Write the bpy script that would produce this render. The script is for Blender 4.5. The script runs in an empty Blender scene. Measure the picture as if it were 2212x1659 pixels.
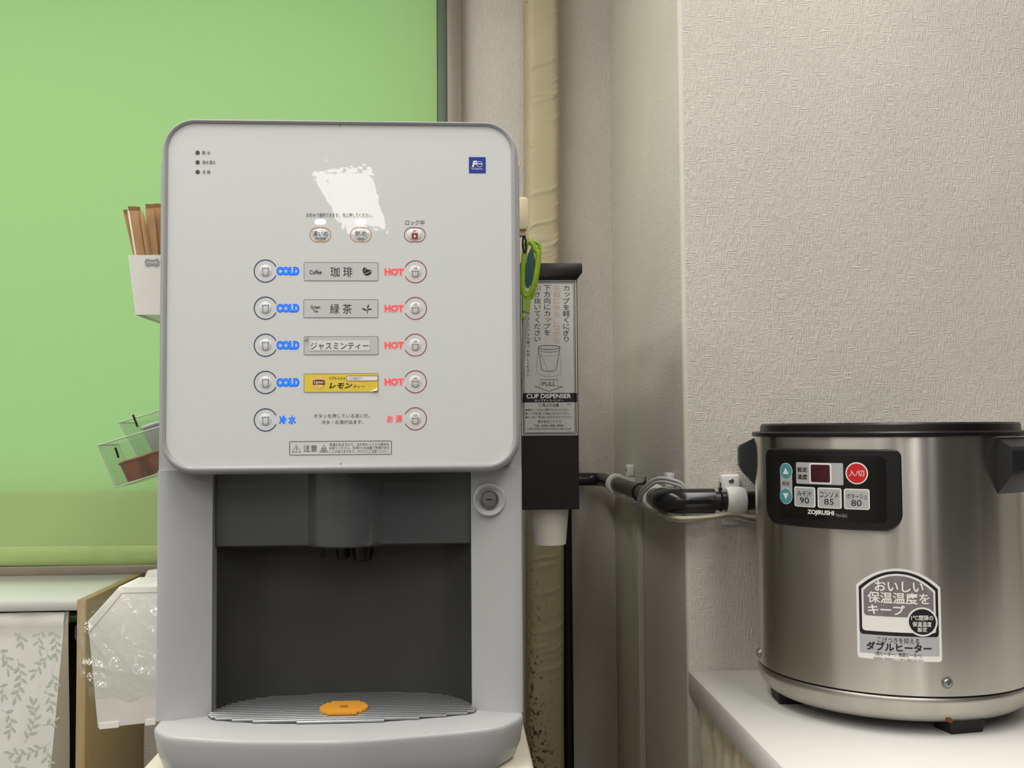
import bpy, bmesh, math, random
from mathutils import Vector, Matrix

random.seed(7)
SC = bpy.context.scene
COL = SC.collection

# ------------------------------------------------------------------ camera
H = 1.30                                   # lens height above the floor
F = 2200.0                                 # focal length for a 2212 px wide frame
YAW, PITCH, ROLL = math.radians(3.4), math.atan(95.5 / F), 0.0072
CAM = Vector((0, 0, H))
sy, cy_, sp, cp = math.sin(YAW), math.cos(YAW), math.sin(PITCH), math.cos(PITCH)
FW = Vector((sy * cp, cy_ * cp, sp))
R0 = Vector((cy_, -sy, 0))
U0 = Vector((-sy * sp, -cy_ * sp, cp))
RT = R0 * math.cos(ROLL) - U0 * math.sin(ROLL)
UP = U0 * math.cos(ROLL) + R0 * math.sin(ROLL)
cd = bpy.data.cameras.new('camera')
cd.sensor_width = 36
cd.lens = 36 * F / 2212
cd.clip_start = 0.02
co = bpy.data.objects.new('camera', cd)
COL.objects.link(co)
co.matrix_world = Matrix(((RT.x, UP.x, -FW.x, 0), (RT.y, UP.y, -FW.y, 0), (RT.z, UP.z, -FW.z, H), (0, 0, 0, 1)))
SC.camera = co

# ------------------------------------------------------------------ daylight outside the window, exposure
w = bpy.data.worlds.new('overcast_sky')
SC.world = w
w.use_nodes = True
w.node_tree.nodes['Background'].inputs[0].default_value = (0.80, 0.92, 1.0, 1)
w.node_tree.nodes['Background'].inputs[1].default_value = 0.46
SC.view_settings.view_transform = 'Standard'
SC.view_settings.look = 'None'
SC.view_settings.gamma = 1
SC.view_settings.use_curve_mapping = False
SC.view_settings.exposure = 0.36
LAMP = 8.0                                 # radiance of the ceiling tubes
w.cycles.sampling_method = 'NONE'
SC.cycles.max_bounces = 8
SC.cycles.diffuse_bounces = 4
SC.cycles.use_adaptive_sampling = True
SC.cycles.adaptive_threshold = 0.04
SC.cycles.glossy_bounces = 4
SC.cycles.transparent_max_bounces = 12
SC.cycles.caustics_reflective = False
SC.cycles.caustics_refractive = False


# ------------------------------------------------------------------ measuring: a sight line met with a real plane
def sight(px, py):
    return FW + RT * ((px - 1106) / F) + UP * ((829.5 - py) / F)


def oy(px, py, y):
    d = sight(px, py)
    return CAM + d * (y / d.y)


def ox(px, py, x):
    d = sight(px, py)
    return CAM + d * (x / d.x)


def oz(px, py, z):
    d = sight(px, py)
    return CAM + d * ((z - H) / d.z)


# ------------------------------------------------------------------ materials
def lin(c):
    return tuple((v / 255 / 12.92) if v / 255 <= 0.04045 else ((v / 255 + 0.055) / 1.055) ** 2.4 for v in c)


MATS = {}


def mat(name, rgb, rough=0.5, metal=0.0, var=0.03, vscale=30, bump=0.0, bscale=200, coat=0.0, spec=0.5,
        emit=None, estr=0.0, alpha=None, stretch=None, trans=0.0, ior=1.45, sss=0.0):
    if name in MATS:
        return MATS[name]
    m = bpy.data.materials.new(name)
    m.use_nodes = True
    nt = m.node_tree
    b = nt.nodes['Principled BSDF']
    c = lin(rgb)
    geo = nt.nodes.new('ShaderNodeNewGeometry')
    src = geo.outputs['Position']
    if stretch:
        mp = nt.nodes.new('ShaderNodeMapping')
        mp.inputs['Scale'].default_value = stretch
        nt.links.new(src, mp.inputs['Vector'])
        src = mp.outputs['Vector']
    nz = nt.nodes.new('ShaderNodeTexNoise')
    nz.inputs['Scale'].default_value = vscale
    nz.inputs['Detail'].default_value = 3
    nt.links.new(src, nz.inputs['Vector'])
    rp = nt.nodes.new('ShaderNodeValToRGB')
    rp.color_ramp.elements[0].position = 0.3
    rp.color_ramp.elements[1].position = 0.7
    rp.color_ramp.elements[0].color = (*[max(0, v * (1 - var)) for v in c], 1)
    rp.color_ramp.elements[1].color = (*[min(1, v * (1 + var)) for v in c], 1)
    nt.links.new(nz.outputs['Fac'], rp.inputs['Fac'])
    nt.links.new(rp.outputs['Color'], b.inputs['Base Color'])
    b.inputs['Roughness'].default_value = rough
    b.inputs['Metallic'].default_value = metal
    b.inputs['Specular IOR Level'].default_value = spec
    b.inputs['Coat Weight'].default_value = coat
    b.inputs['Coat Roughness'].default_value = 0.04
    b.inputs['Transmission Weight'].default_value = trans
    b.inputs['IOR'].default_value = ior
    if emit:
        b.inputs['Emission Color'].default_value = (*lin(emit), 1)
        b.inputs['Emission Strength'].default_value = estr
    if alpha is not None:
        b.inputs['Alpha'].default_value = alpha
    if bump:
        n2 = nt.nodes.new('ShaderNodeTexNoise')
        n2.inputs['Scale'].default_value = bscale
        n2.inputs['Detail'].default_value = 4
        nt.links.new(src, n2.inputs['Vector'])
        bp = nt.nodes.new('ShaderNodeBump')
        bp.inputs['Strength'].default_value = bump
        bp.inputs['Distance'].default_value = 0.001
        nt.links.new(n2.outputs['Fac'], bp.inputs['Height'])
        nt.links.new(bp.outputs['Normal'], b.inputs['Normal'])
    MATS[name] = m
    return m


def wallpaper(name, rgb, strength=0.55):
    """woven-look vinyl wallpaper: short raised threads running both ways"""
    m = mat(name, rgb, rough=0.75, var=0.035, vscale=6, spec=0.3)
    nt = m.node_tree
    b = nt.nodes['Principled BSDF']
    geo = nt.nodes.new('ShaderNodeNewGeometry')
    sep = nt.nodes.new('ShaderNodeSeparateXYZ')
    nt.links.new(geo.outputs['Position'], sep.inputs[0])
    add = nt.nodes.new('ShaderNodeMath')
    nt.links.new(sep.outputs['X'], add.inputs[0])
    nt.links.new(sep.outputs['Y'], add.inputs[1])
    cmb = nt.nodes.new('ShaderNodeCombineXYZ')
    nt.links.new(add.outputs[0], cmb.inputs[0])
    nt.links.new(sep.outputs['Z'], cmb.inputs[1])

    def threads(sx, sz, off):
        mp = nt.nodes.new('ShaderNodeMapping')
        mp.inputs['Scale'].default_value = (sx, sz, 1)
        mp.inputs['Location'].default_value = (off, off * 2, 0)
        nt.links.new(cmb.outputs[0], mp.inputs['Vector'])
        n = nt.nodes.new('ShaderNodeTexNoise')
        n.inputs['Scale'].default_value = 1
        n.inputs['Detail'].default_value = 1.0
        nt.links.new(mp.outputs[0], n.inputs['Vector'])
        r = nt.nodes.new('ShaderNodeMapRange')
        r.inputs[1].default_value = 0.44
        r.inputs[2].default_value = 0.68
        nt.links.new(n.outputs['Fac'], r.inputs[0])
        return r.outputs[0]
    a = threads(600, 75, 3)
    c = threads(75, 600, 11)
    msk = threads(80, 80, 5)
    mx = nt.nodes.new('ShaderNodeMix')
    nt.links.new(msk, mx.inputs[0])
    nt.links.new(a, mx.inputs[2])
    nt.links.new(c, mx.inputs[3])
    mm = nt.nodes.new('ShaderNodeMath')
    mm.operation = 'MAXIMUM'
    nt.links.new(mx.outputs[0], mm.inputs[0])
    fine = threads(520, 520, 9)
    ml = nt.nodes.new('ShaderNodeMath')
    ml.operation = 'MULTIPLY'
    ml.inputs[1].default_value = 0.45
    nt.links.new(fine, ml.inputs[0])
    nt.links.new(ml.outputs[0], mm.inputs[1])
    bp = nt.nodes.new('ShaderNodeBump')
    bp.inputs['Strength'].default_value = strength
    bp.inputs['Distance'].default_value = 0.0011
    nt.links.new(mm.outputs[0], bp.inputs['Height'])
    nt.links.new(bp.outputs['Normal'], b.inputs['Normal'])
    return m


def clear_mat(name, rgb, gloss=0.25, tint=0.92, rough=0.05, bump=0.0, bscale=60):
    """thin clear plastic: mostly straight through, with a fresnel-weighted gloss"""
    m = bpy.data.materials.new(name)
    m.use_nodes = True
    nt = m.node_tree
    out = nt.nodes['Material Output']
    nt.nodes.remove(nt.nodes['Principled BSDF'])
    tr = nt.nodes.new('ShaderNodeBsdfTransparent')
    tr.inputs[0].default_value = (*[v ** 0.5 for v in lin(rgb)], 1)
    gl = nt.nodes.new('ShaderNodeBsdfGlossy')
    gl.inputs['Roughness'].default_value = rough
    df = nt.nodes.new('ShaderNodeBsdfDiffuse')
    df.inputs[0].default_value = (*lin(rgb), 1)
    lw = nt.nodes.new('ShaderNodeLayerWeight')
    lw.inputs[0].default_value = gloss
    m1 = nt.nodes.new('ShaderNodeMixShader')
    m1.inputs[0].default_value = (1 - tint) * 0.5
    nt.links.new(tr.outputs[0], m1.inputs[1])
    nt.links.new(df.outputs[0], m1.inputs[2])
    m2 = nt.nodes.new('ShaderNodeMixShader')
    gb = nt.nodes.new('ShaderNodeNewGeometry')
    fb = nt.nodes.new('ShaderNodeMath')
    fb.operation = 'SUBTRACT'
    fb.inputs[0].default_value = 1.0
    nt.links.new(gb.outputs['Backfacing'], fb.inputs[1])
    fm = nt.nodes.new('ShaderNodeMath')
    fm.operation = 'MULTIPLY'
    nt.links.new(lw.outputs['Fresnel'], fm.inputs[0])
    nt.links.new(fb.outputs[0], fm.inputs[1])
    nt.links.new(fm.outputs[0], m2.inputs[0])
    nt.links.new(m1.outputs[0], m2.inputs[1])
    nt.links.new(gl.outputs[0], m2.inputs[2])
    nt.links.new(m2.outputs[0], out.inputs[0])
    if bump:
        geo = nt.nodes.new('ShaderNodeNewGeometry')
        n2 = nt.nodes.new('ShaderNodeTexNoise')
        n2.inputs['Scale'].default_value = bscale
        n2.inputs['Detail'].default_value = 3
        nt.links.new(geo.outputs['Position'], n2.inputs['Vector'])
        bp = nt.nodes.new('ShaderNodeBump')
        bp.inputs['Strength'].default_value = bump
        bp.inputs['Distance'].default_value = 0.004
        nt.links.new(n2.outputs['Fac'], bp.inputs['Height'])
        nt.links.new(bp.outputs['Normal'], gl.inputs['Normal'])
        nt.links.new(bp.outputs['Normal'], lw.inputs['Normal'])
    MATS[name] = m
    return m


def emit_mat(name, rgb, s, lamp=False):
    m = mat(name, tuple(v * 0.12 for v in rgb), rough=0.4, var=0.0, emit=rgb, estr=s)
    if not lamp:
        m.cycles.emission_sampling = 'NONE'
    return m


# ------------------------------------------------------------------ mesh helpers
WLOC = {}


def put(o, parent):
    COL.objects.link(o)
    WLOC[o] = o.location.copy()
    if parent is not None:
        o.parent = parent
        o.matrix_parent_inverse = Matrix.Translation(-WLOC[parent])
    return o


def mesh(name, vs, fs, m, parent=None, smooth=False, base=True):
    vs = [Vector(v) for v in vs]
    c = Vector((0, 0, 0))
    if base and vs:
        c = Vector(((min(v.x for v in vs) + max(v.x for v in vs)) / 2, (min(v.y for v in vs) + max(v.y for v in vs)) / 2,
                    min(v.z for v in vs)))
    me = bpy.data.meshes.new(name)
    me.from_pydata([v - c for v in vs], [], fs)
    me.materials.append(m)
    if smooth:
        me.polygons.foreach_set('use_smooth', [True] * len(me.polygons))
    me.update()
    o = bpy.data.objects.new(name, me)
    o.location = c
    return put(o, parent)


def from_bm(name, bm, m, parent=None, smooth=False, bevel=0.0, seg=2):
    if bevel:
        bmesh.ops.bevel(bm, geom=list(bm.edges), offset=bevel, segments=seg, affect='EDGES', profile=0.5)
    bmesh.ops.recalc_face_normals(bm, faces=bm.faces)
    bm.verts.index_update()
    vs = [v.co.copy() for v in bm.verts]
    fs = [[v.index for v in f.verts] for f in bm.faces]
    bm.free()
    o = mesh(name, vs, fs, m, parent, smooth)
    if smooth and bevel:
        o.data.set_sharp_from_angle(angle=math.radians(50))
    return o


def bm_box(bm, x0, x1, y0, y1, z0, z1):
    r = bmesh.ops.create_cube(bm, size=1)
    bmesh.ops.transform(bm, verts=r['verts'], matrix=Matrix.Translation(((x0 + x1) / 2, (y0 + y1) / 2, (z0 + z1) / 2)) @
                        Matrix.Diagonal((x1 - x0, y1 - y0, z1 - z0, 1)))
    return r['verts']


def box(name, x0, x1, y0, y1, z0, z1, m, parent=None, bevel=0.0, seg=2):
    bm = bmesh.new()
    bm_box(bm, x0, x1, y0, y1, z0, z1)
    return from_bm(name, bm, m, parent, smooth=bevel > 0, bevel=bevel, seg=seg)


def prism(name, pts, axis, lo, hi, m, parent=None, bevel=0.0, smooth=False):
    """polygon pts in the two other axes, extruded along axis"""
    def P(a, b, t):
        return {'x': (t, a, b), 'y': (a, t, b), 'z': (a, b, t)}[axis]
    bm = bmesh.new()
    A = [bm.verts.new(P(a, b, lo)) for a, b in pts]
    B = [bm.verts.new(P(a, b, hi)) for a, b in pts]
    n = len(pts)
    bm.faces.new(A)
    bm.faces.new(B[::-1])
    for i in range(n):
        bm.faces.new((A[i], A[(i + 1) % n], B[(i + 1) % n], B[i]))
    o = from_bm(name, bm, m, parent, smooth=smooth or bevel > 0, bevel=bevel)
    if smooth:
        o.data.set_sharp_from_angle(angle=math.radians(40))
    return o


def loft(name, loops, m, parent=None, cap0=True, cap1=True, smooth=True, closed=True, sharp=45):
    vs, fs = [], []
    n = len(loops[0])
    for L in loops:
        vs += [Vector(p) for p in L]
    for k in range(len(loops) - 1):
        for i in range(n if closed else n - 1):
            j = (i + 1) % n
            fs.append((k * n + i, k * n + j, (k + 1) * n + j, (k + 1) * n + i))
    if cap0:
        fs.append(tuple(range(n))[::-1])
    if cap1:
        fs.append(tuple(range((len(loops) - 1) * n, len(loops) * n)))
    bm = bmesh.new()
    bv = [bm.verts.new(v) for v in vs]
    for f in fs:
        try:
            bm.faces.new([bv[i] for i in f])
        except ValueError:
            pass
    o = from_bm(name, bm, m, parent, smooth)
    if smooth:
        o.data.set_sharp_from_angle(angle=math.radians(sharp))
    return o


def lathe(name, prof, c, m, parent=None, seg=48, axis='z', smooth=True, sharp=40):
    """profile of (radius, height) turned about an axis through c"""
    loops = []
    for r, h in prof:
        L = []
        for i in range(seg):
            a = 2 * math.pi * i / seg
            u, v = r * math.cos(a), r * math.sin(a)
            L.append({'z': (c[0] + u, c[1] + v, c[2] + h), 'y': (c[0] + u, c[1] + h, c[2] + v), 'x': (c[0] + h, c[1] + u, c[2] + v)}[axis])
        loops.append(L)
    return loft(name, loops, m, parent, smooth=smooth, sharp=sharp)


def smoothpath(pts, n=8):
    """Catmull-Rom through pts"""
    P = [Vector(p) for p in pts]
    P = [P[0] * 2 - P[1]] + P + [P[-1] * 2 - P[-2]]
    out = []
    for i in range(1, len(P) - 2):
        for k in range(n):
            t = k / n
            a, b, c, d = P[i - 1], P[i], P[i + 1], P[i + 2]
            out.append(0.5 * ((2 * b) + (c - a) * t + (2 * a - 5 * b + 4 * c - d) * t * t + (3 * b - a - 3 * c + d) * t ** 3))
    out.append(P[-2])
    return out


def tube(name, pts, r, m, parent=None, seg=14, closed=False, flat=1.0):
    P = [Vector(p) for p in pts]
    n = len(P)
    loops = []
    T0 = None
    N = None
    for i in range(n):
        if closed:
            T = (P[(i + 1) % n] - P[i - 1]).normalized()
        else:
            T = (P[min(i + 1, n - 1)] - P[max(i - 1, 0)]).normalized()
        if N is None:
            N = T.orthogonal().normalized()
        else:
            ax = T0.cross(T)
            if ax.length > 1e-7:
                N = Matrix.Rotation(T0.angle(T), 3, ax.normalized()) @ N
        B = T.cross(N).normalized()
        rr = r[i] if isinstance(r, (list, tuple)) else r
        loops.append([P[i] + N * (rr * math.cos(2 * math.pi * k / seg)) + B * (rr * flat * math.sin(2 * math.pi * k / seg)) for k in range(seg)])
        T0 = T
    if closed:
        loops.append(loops[0])
    return loft(name, loops, m, parent, cap0=not closed, cap1=not closed)


def rrect(x0, x1, z0, z1, r, n=8):
    if not isinstance(r, (tuple, list)):
        r = (r,) * 4
    out = []
    for (cx, cz, a, rr) in ((x1 - r[0], z1 - r[0], 0, r[0]), (x0 + r[1], z1 - r[1], 90, r[1]), (x0 + r[2], z0 + r[2], 180, r[2]), (x1 - r[3], z0 + r[3], 270, r[3])):
        for k in range(n + 1):
            t = math.radians(a + 90 * k / n)
            out.append((cx + rr * math.cos(t), cz + rr * math.sin(t)))
    return out


def ellipse(cx, cz, rx, rz, n=32):
    return [(cx + rx * math.cos(2 * math.pi * k / n), cz + rz * math.sin(2 * math.pi * k / n)) for k in range(n)]


def tag(o, label, cat, group=None, kind=None):
    o['label'] = label
    if cat:
        o['category'] = cat
    if group:
        o['group'] = group
    if kind:
        o['kind'] = kind
    return o


def thing(name, label, cat, loc, group=None):
    o = bpy.data.objects.new(name, None)
    o.empty_display_size = 0.02
    o.location = Vector(loc)
    put(o, None)
    return tag(o, label, cat, group)


def structure(o, label=None):
    o['kind'] = 'structure'
    if label:
        o['label'] = label
    return o


# ------------------------------------------------------------------ printing on a surface (flat print, in metres on that surface)
class PlaneY:
    def __init__(s, y):
        s.y = y

    def to3(s, u, v, off):
        return Vector((u, s.y - off, v))

    def uv(s, px, py):
        p = oy(px, py, s.y)
        return p.x, p.z


class Cyl:
    def __init__(s, cx, cy, r):
        s.cx, s.cy, s.r = cx, cy, r

    def to3(s, u, v, off):
        t = u / s.r
        return Vector((s.cx + (s.r + off) * math.sin(t), s.cy - (s.r + off) * math.cos(t), v))

    def uv(s, px, py):
        d = sight(px, py)
        a = d.x ** 2 + d.y ** 2
        b = -2 * (d.x * s.cx + d.y * s.cy)
        c = s.cx ** 2 + s.cy ** 2 - s.r ** 2
        t = (-b - math.sqrt(max(0, b * b - 4 * a * c))) / (2 * a)
        p = CAM + d * t
        return s.r * math.atan2(p.x - s.cx, s.cy - p.y), p.z


def frame(surf, x0, x1, y0, y1):
    """centre, width and height on the surface of a measured box"""
    cx, cy = (x0 + x1) / 2, (y0 + y1) / 2
    c = surf.uv(cx, cy)
    return c, surf.uv(x1, cy)[0] - surf.uv(x0, cy)[0], surf.uv(cx, y0)[1] - surf.uv(cx, y1)[1]


GLY = {}


def glyphs(s, bold):
    k = (s, bold)
    if k not in GLY:
        c = bpy.data.curves.new('text', 'FONT')
        c.body = s
        c.resolution_u = 4
        c.offset = bold
        o = bpy.data.objects.new('text', c)
        COL.objects.link(o)
        dg = bpy.context.evaluated_depsgraph_get()
        me = bpy.data.meshes.new_from_object(o.evaluated_get(dg))
        vs = [(v.co.x, v.co.y) for v in me.vertices]
        fs = [tuple(p.vertices) for p in me.polygons]
        bpy.data.objects.remove(o)
        bpy.data.curves.remove(c)
        bpy.data.meshes.remove(me)
        GLY[k] = (vs, fs)
    return GLY[k]


def text(surf, s, bx, m, parent, bold=0.0, off=0.0003, shear=0.0, name='lettering', grow=0.0):
    vs, fs = glyphs(s, bold)
    (cu, cv), wd, ht = frame(surf, *bx)
    wd += grow
    ht += grow
    vs = [(x + shear * y, y) for x, y in vs]
    xa, xb = min(v[0] for v in vs), max(v[0] for v in vs)
    ya, yb = min(v[1] for v in vs), max(v[1] for v in vs)
    kx, ky = wd / (xb - xa), ht / max(yb - ya, 1e-6)
    if yb - ya < 0.25 * (xb - xa) and len(s) == 1:
        ky = kx
    return mesh(name, [surf.to3(cu + (x - (xa + xb) / 2) * kx, cv + (y - (ya + yb) / 2) * ky, off) for x, y in vs], fs, m, parent)


def strip2(pts, wd, closed=False):
    """flat stroke along 2-d points -> verts, faces"""
    n = len(pts)
    vs, fs = [], []
    for i in range(n):
        a = pts[i - 1] if (i or closed) else pts[0]
        b = pts[(i + 1) % n] if (i < n - 1 or closed) else pts[-1]
        dx, dy = b[0] - a[0], b[1] - a[1]
        L = math.hypot(dx, dy) or 1
        nx, ny = -dy / L * wd / 2, dx / L * wd / 2
        vs += [(pts[i][0] + nx, pts[i][1] + ny), (pts[i][0] - nx, pts[i][1] - ny)]
    for i in range(n if closed else n - 1):
        j = (i + 1) % n
        fs.append((2 * i, 2 * i + 1, 2 * j + 1, 2 * j))
    return vs, fs


def flat(name, surf, parts, m, parent, off=0.0003):
    """join several 2-d (verts, faces) into one printed mark"""
    V, Fc = [], []
    for vs, fs in parts:
        k = len(V)
        V += [surf.to3(u, v, off) for u, v in vs]
        Fc += [tuple(i + k for i in f) for f in fs]
    return mesh(name, V, Fc, m, parent)


def fill2(poly, du=0.004):
    """fill a v-convex outline in columns so that it follows a curved surface"""
    ua, ub = min(p[0] for p in poly), max(p[0] for p in poly)
    us = sorted(set([ua + (ub - ua) * k / max(2, int((ub - ua) / du)) for k in range(max(2, int((ub - ua) / du)) + 1)] +
                    [p[0] for p in poly]))
    cols = []
    n = len(poly)
    for u in us:
        hit = []
        for i in range(n):
            a, b = poly[i], poly[(i + 1) % n]
            if abs(a[0] - b[0]) < 1e-9:
                if abs(a[0] - u) < 1e-9:
                    hit += [a[1], b[1]]
                continue
            t = (u - a[0]) / (b[0] - a[0])
            if -1e-6 <= t <= 1 + 1e-6:
                hit.append(a[1] + t * (b[1] - a[1]))
        if hit:
            cols.append((u, min(hit), max(hit)))
    vs, fs = [], []
    for u, lo, hi in cols:
        vs += [(u, lo), (u, hi)]
    for i in range(len(cols) - 1):
        fs.append((2 * i, 2 * i + 2, 2 * i + 3, 2 * i + 1))
    return vs, fs


def uvs(surf, pts):
    return [surf.uv(*p) for p in pts]


def pxbox(surf, x0, x1, y0, y1, r=0.0, n=5):
    """rounded rectangle outline on the surface from measured box, radius in metres"""
    (cu, cv), wd, ht = frame(surf, x0, x1, y0, y1)
    return rrect(cu - wd / 2, cu + wd / 2, cv - ht / 2, cv + ht / 2, max(r, 1e-5), n)


def arc2(c, r, a0, a1, n=40):
    return [(c[0] + r * math.cos(math.radians(a0 + (a1 - a0) * k / n)), c[1] + r * math.sin(math.radians(a0 + (a1 - a0) * k / n))) for k in range(n + 1)]


# ================================================================== the room
RW, BW = 1.378, 1.98                       # wall behind the shelf, wall with the window
PX = oy(1474, 700, RW).x                   # where the wall steps back
XL, XR, YF, ZC = -2.4, 1.95, -5.2, 2.5
M_WALL = wallpaper('woven_wallpaper', (208, 202, 193), 0.7)
M_PLAIN = mat('painted_wall', (206, 204, 200), rough=0.8, bump=0.1)
M_CEIL = mat('ceiling_board', (225, 224, 218), rough=0.9, bump=0.3, bscale=120)
M_FLOOR = mat('grey_vinyl_floor', (118, 117, 116), rough=0.4, var=0.1)
structure(box('floor', XL, XR, YF, BW + 0.12, -0.05, 0, M_FLOOR))
structure(box('ceiling', XL, XR, YF, BW + 0.12, ZC, ZC + 0.05, M_CEIL))
structure(box('wall_left', XL - 0.1, XL, YF, BW + 0.12, 0, ZC, M_PLAIN))
structure(box('wall_far_right', XR, XR + 0.1, YF, RW, 0, ZC, M_PLAIN))
structure(box('wall_front', XL, XR, YF - 0.1, YF, 0, ZC, M_PLAIN))
structure(box('wall_right', PX + 0.006, XR + 0.1, RW, RW + 0.12, 0, ZC, M_WALL))
structure(box('wall_side', PX, PX + 0.12, RW + 0.006, BW + 0.12, 0, ZC, M_WALL))
# rounded corner bead where the two meet
structure(prism('trim_1', [(PX, RW + 0.0062)] + [(PX + 0.006 - 0.006 * math.cos(t), RW + 0.006 - 0.006 * math.sin(t)) for t in
          [math.pi / 2 * k / 6 for k in range(1, 6)]] + [(PX + 0.0062, RW), (PX + 0.0062, RW + 0.0062)], 'z', 0, ZC, mat('corner_bead', (206, 199, 186), rough=0.7), smooth=True))

# window wall with its opening
WX0, WX1 = -1.75, oy(940, 600, 1.965).x
WZ0, WZ1 = oy(500, 1053, 1.965).z, 2.25
CX1 = oy(966, 200, 1.955).x               # inner edge of the aluminium casing
CX2 = oy(998, 200, 1.955).x
CZ1 = oy(200, 1222, 1.955).z
CZ2 = oy(200, 1242, 1.955).z
bm = bmesh.new()
bm_box(bm, XL, WX0 - 0.03, BW, BW + 0.12, 0, ZC)
bm_box(bm, CX1, PX, BW, BW + 0.12, 0, ZC)
bm_box(bm, WX0 - 0.03, CX1, BW, BW + 0.12, 0, CZ1)
bm_box(bm, WX0 - 0.03, CX1, BW, BW + 0.12, WZ1 + 0.03, ZC)
structure(from_bm('wall_back', bm, M_WALL))
M_ALU = mat('taupe_aluminium', (128, 118, 106), rough=0.45, metal=0.2)
M_SASH = mat('dark_green_grey_sash', (92, 108, 92), rough=0.4)
win = bpy.data.objects.new('window_1', None)
win.location = (WX0, BW, WZ0)
put(win, None)
structure(win, 'aluminium window behind the green roller blind')
box('casing', CX1, CX2, 1.950, BW + 0.01, CZ2, WZ1 + 0.06, M_ALU, win, 0.0015)
box('casing', WX0 - 0.06, CX1, 1.957, BW + 0.01, CZ2, CZ1, M_ALU, win, 0.0015)
box('casing', WX0 - 0.06, CX1, 1.957, BW + 0.01, WZ1 + 0.03, WZ1 + 0.06, M_ALU, win, 0.0015)
box('sash_stile', WX1, CX1, 1.9655, BW + 0.04, CZ1, WZ1 + 0.03, M_SASH, win, 0.001)
box('sash_stile', WX0 - 0.03, WX0, 1.9655, BW + 0.04, CZ1, WZ1 + 0.03, M_SASH, win, 0.001)
box('sash_rail', WX0, WX1, 1.9655, BW + 0.04, CZ1, WZ0, M_SASH, win, 0.001)
box('sash_rail', WX0, WX1, 1.9655, BW + 0.04, WZ1, WZ1 + 0.03, M_SASH, win, 0.001)
box('pane', WX0, WX1, BW + 0.005, BW + 0.009, WZ0, WZ1, clear_mat('window_glass', (245, 250, 248), gloss=0.2, tint=0.97), win)

# ceiling lamps: the first mirrored in the door, the rest added to brighten the room
M_TUBE = emit_mat('lamp_diffuser', (255, 252, 246), LAMP, True)
M_FIX = mat('lamp_housing', (235, 235, 232), rough=0.5)
lamp0 = None
for lx, ly in ((-0.485, -3.28), (0.535, -3.28), (-1.98, -3.28), (1.555, -3.28), (-0.485, -0.95), (0.535, -0.95), (-1.505, -0.95), (-0.35, 0.8), (-0.95, 0.8), (-1.55, 0.8), (0.55, 0.6)):
    if lamp0 is None:
        lamp0 = thing('ceiling_light', 'long white ceiling lamp with lit diffuser', 'ceiling light', (lx, ly, ZC - 0.06), 'ceiling lights of the room')
        box('housing', lx - 0.15, lx + 0.15, ly - 0.72, ly + 0.72, ZC - 0.045, ZC, M_FIX, lamp0, 0.004)
        mesh('diffuser', [(lx - 0.125, ly - 0.69, ZC - 0.046), (lx + 0.125, ly - 0.69, ZC - 0.046), (lx + 0.125, ly + 0.69, ZC - 0.046), (lx - 0.125, ly + 0.69, ZC - 0.046)], [(3, 2, 1, 0)], M_TUBE, lamp0)
    else:
        r = lamp0.copy()
        COL.objects.link(r)
        r.location = (lx, ly, ZC - 0.06)
        for ch in lamp0.children:
            c = ch.copy()
            COL.objects.link(c)
            c.parent = r
            c.matrix_parent_inverse = ch.matrix_parent_inverse

# ================================================================== drinks dispenser
YD, YB = 0.965, 0.985                      # door face, outer edge of the side pillars
BXL, BXR = oy(337, 1200, YB).x, oy(1129, 1200, YB).x
LZ = H - 0.272                             # top of the ledge
M_BODY = mat('light_grey_plastic', (182, 183, 184), rough=0.28, spec=0.5, var=0.012)
M_BEZ = mat('bezel_grey_plastic', (166, 167, 168), rough=0.25, var=0.012)
M_DOOR = mat('glossy_white_panel', (218, 220, 219), rough=0.5, coat=0.7, var=0.01, vscale=4)
nt = M_DOOR.node_tree                      # very slight waviness of the moulded sheet
_n = nt.nodes.new('ShaderNodeTexNoise')
_n.inputs['Scale'].default_value = 55
_n.inputs['Detail'].default_value = 2
_g = nt.nodes.new('ShaderNodeNewGeometry')
nt.links.new(_g.outputs['Position'], _n.inputs['Vector'])
_b = nt.nodes.new('ShaderNodeBump')
_b.inputs['Strength'].default_value = 0.18
_b.inputs['Distance'].default_value = 0.00045
nt.links.new(_n.outputs['Fac'], _b.inputs['Height'])
nt.links.new(_b.outputs['Normal'], nt.nodes['Principled BSDF'].inputs['Coat Normal'])
nt.nodes['Principled BSDF'].inputs['Coat Roughness'].default_value = 0.015
M_NICHE = mat('charcoal_niche', (62, 63, 60), rough=0.55, var=0.05)
M_COVER = mat('dark_grey_gloss_cover', (84, 87, 88), rough=0.22, var=0.03)
M_BLACK = mat('black_plastic', (18, 18, 19), rough=0.35, var=0.02)
M_INK = mat('dark_grey_ink', (70, 72, 74), rough=0.5, var=0)
M_BLK_INK = mat('black_ink', (22, 20, 20), rough=0.5, var=0)
M_NAVY = mat('navy_ink', (22, 42, 100), rough=0.5, var=0)
M_RED = mat('dark_red_ink', (158, 38, 34), rough=0.5, var=0)
M_ORANGE = mat('orange_ink', (208, 132, 62), rough=0.5, var=0)
M_WHITE_INK = mat('white_ink', (240, 240, 238), rough=0.5, var=0)

D = thing('beverage_dispenser', 'light grey drinks dispenser with white button panel and dark dispensing niche', 'drinks machine',
          ((BXL + BXR) / 2, 1.2, LZ - 0.042))
ZDB = oy(735, 1024, YD).z                  # door bottom
ZDT = oy(735, 258, YD).z
NX0, NX1 = oy(458, 1200, 1.0).x, oy(1018, 1200, 1.0).x
ZBT = oy(1122, 322, 1.0).z
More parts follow.
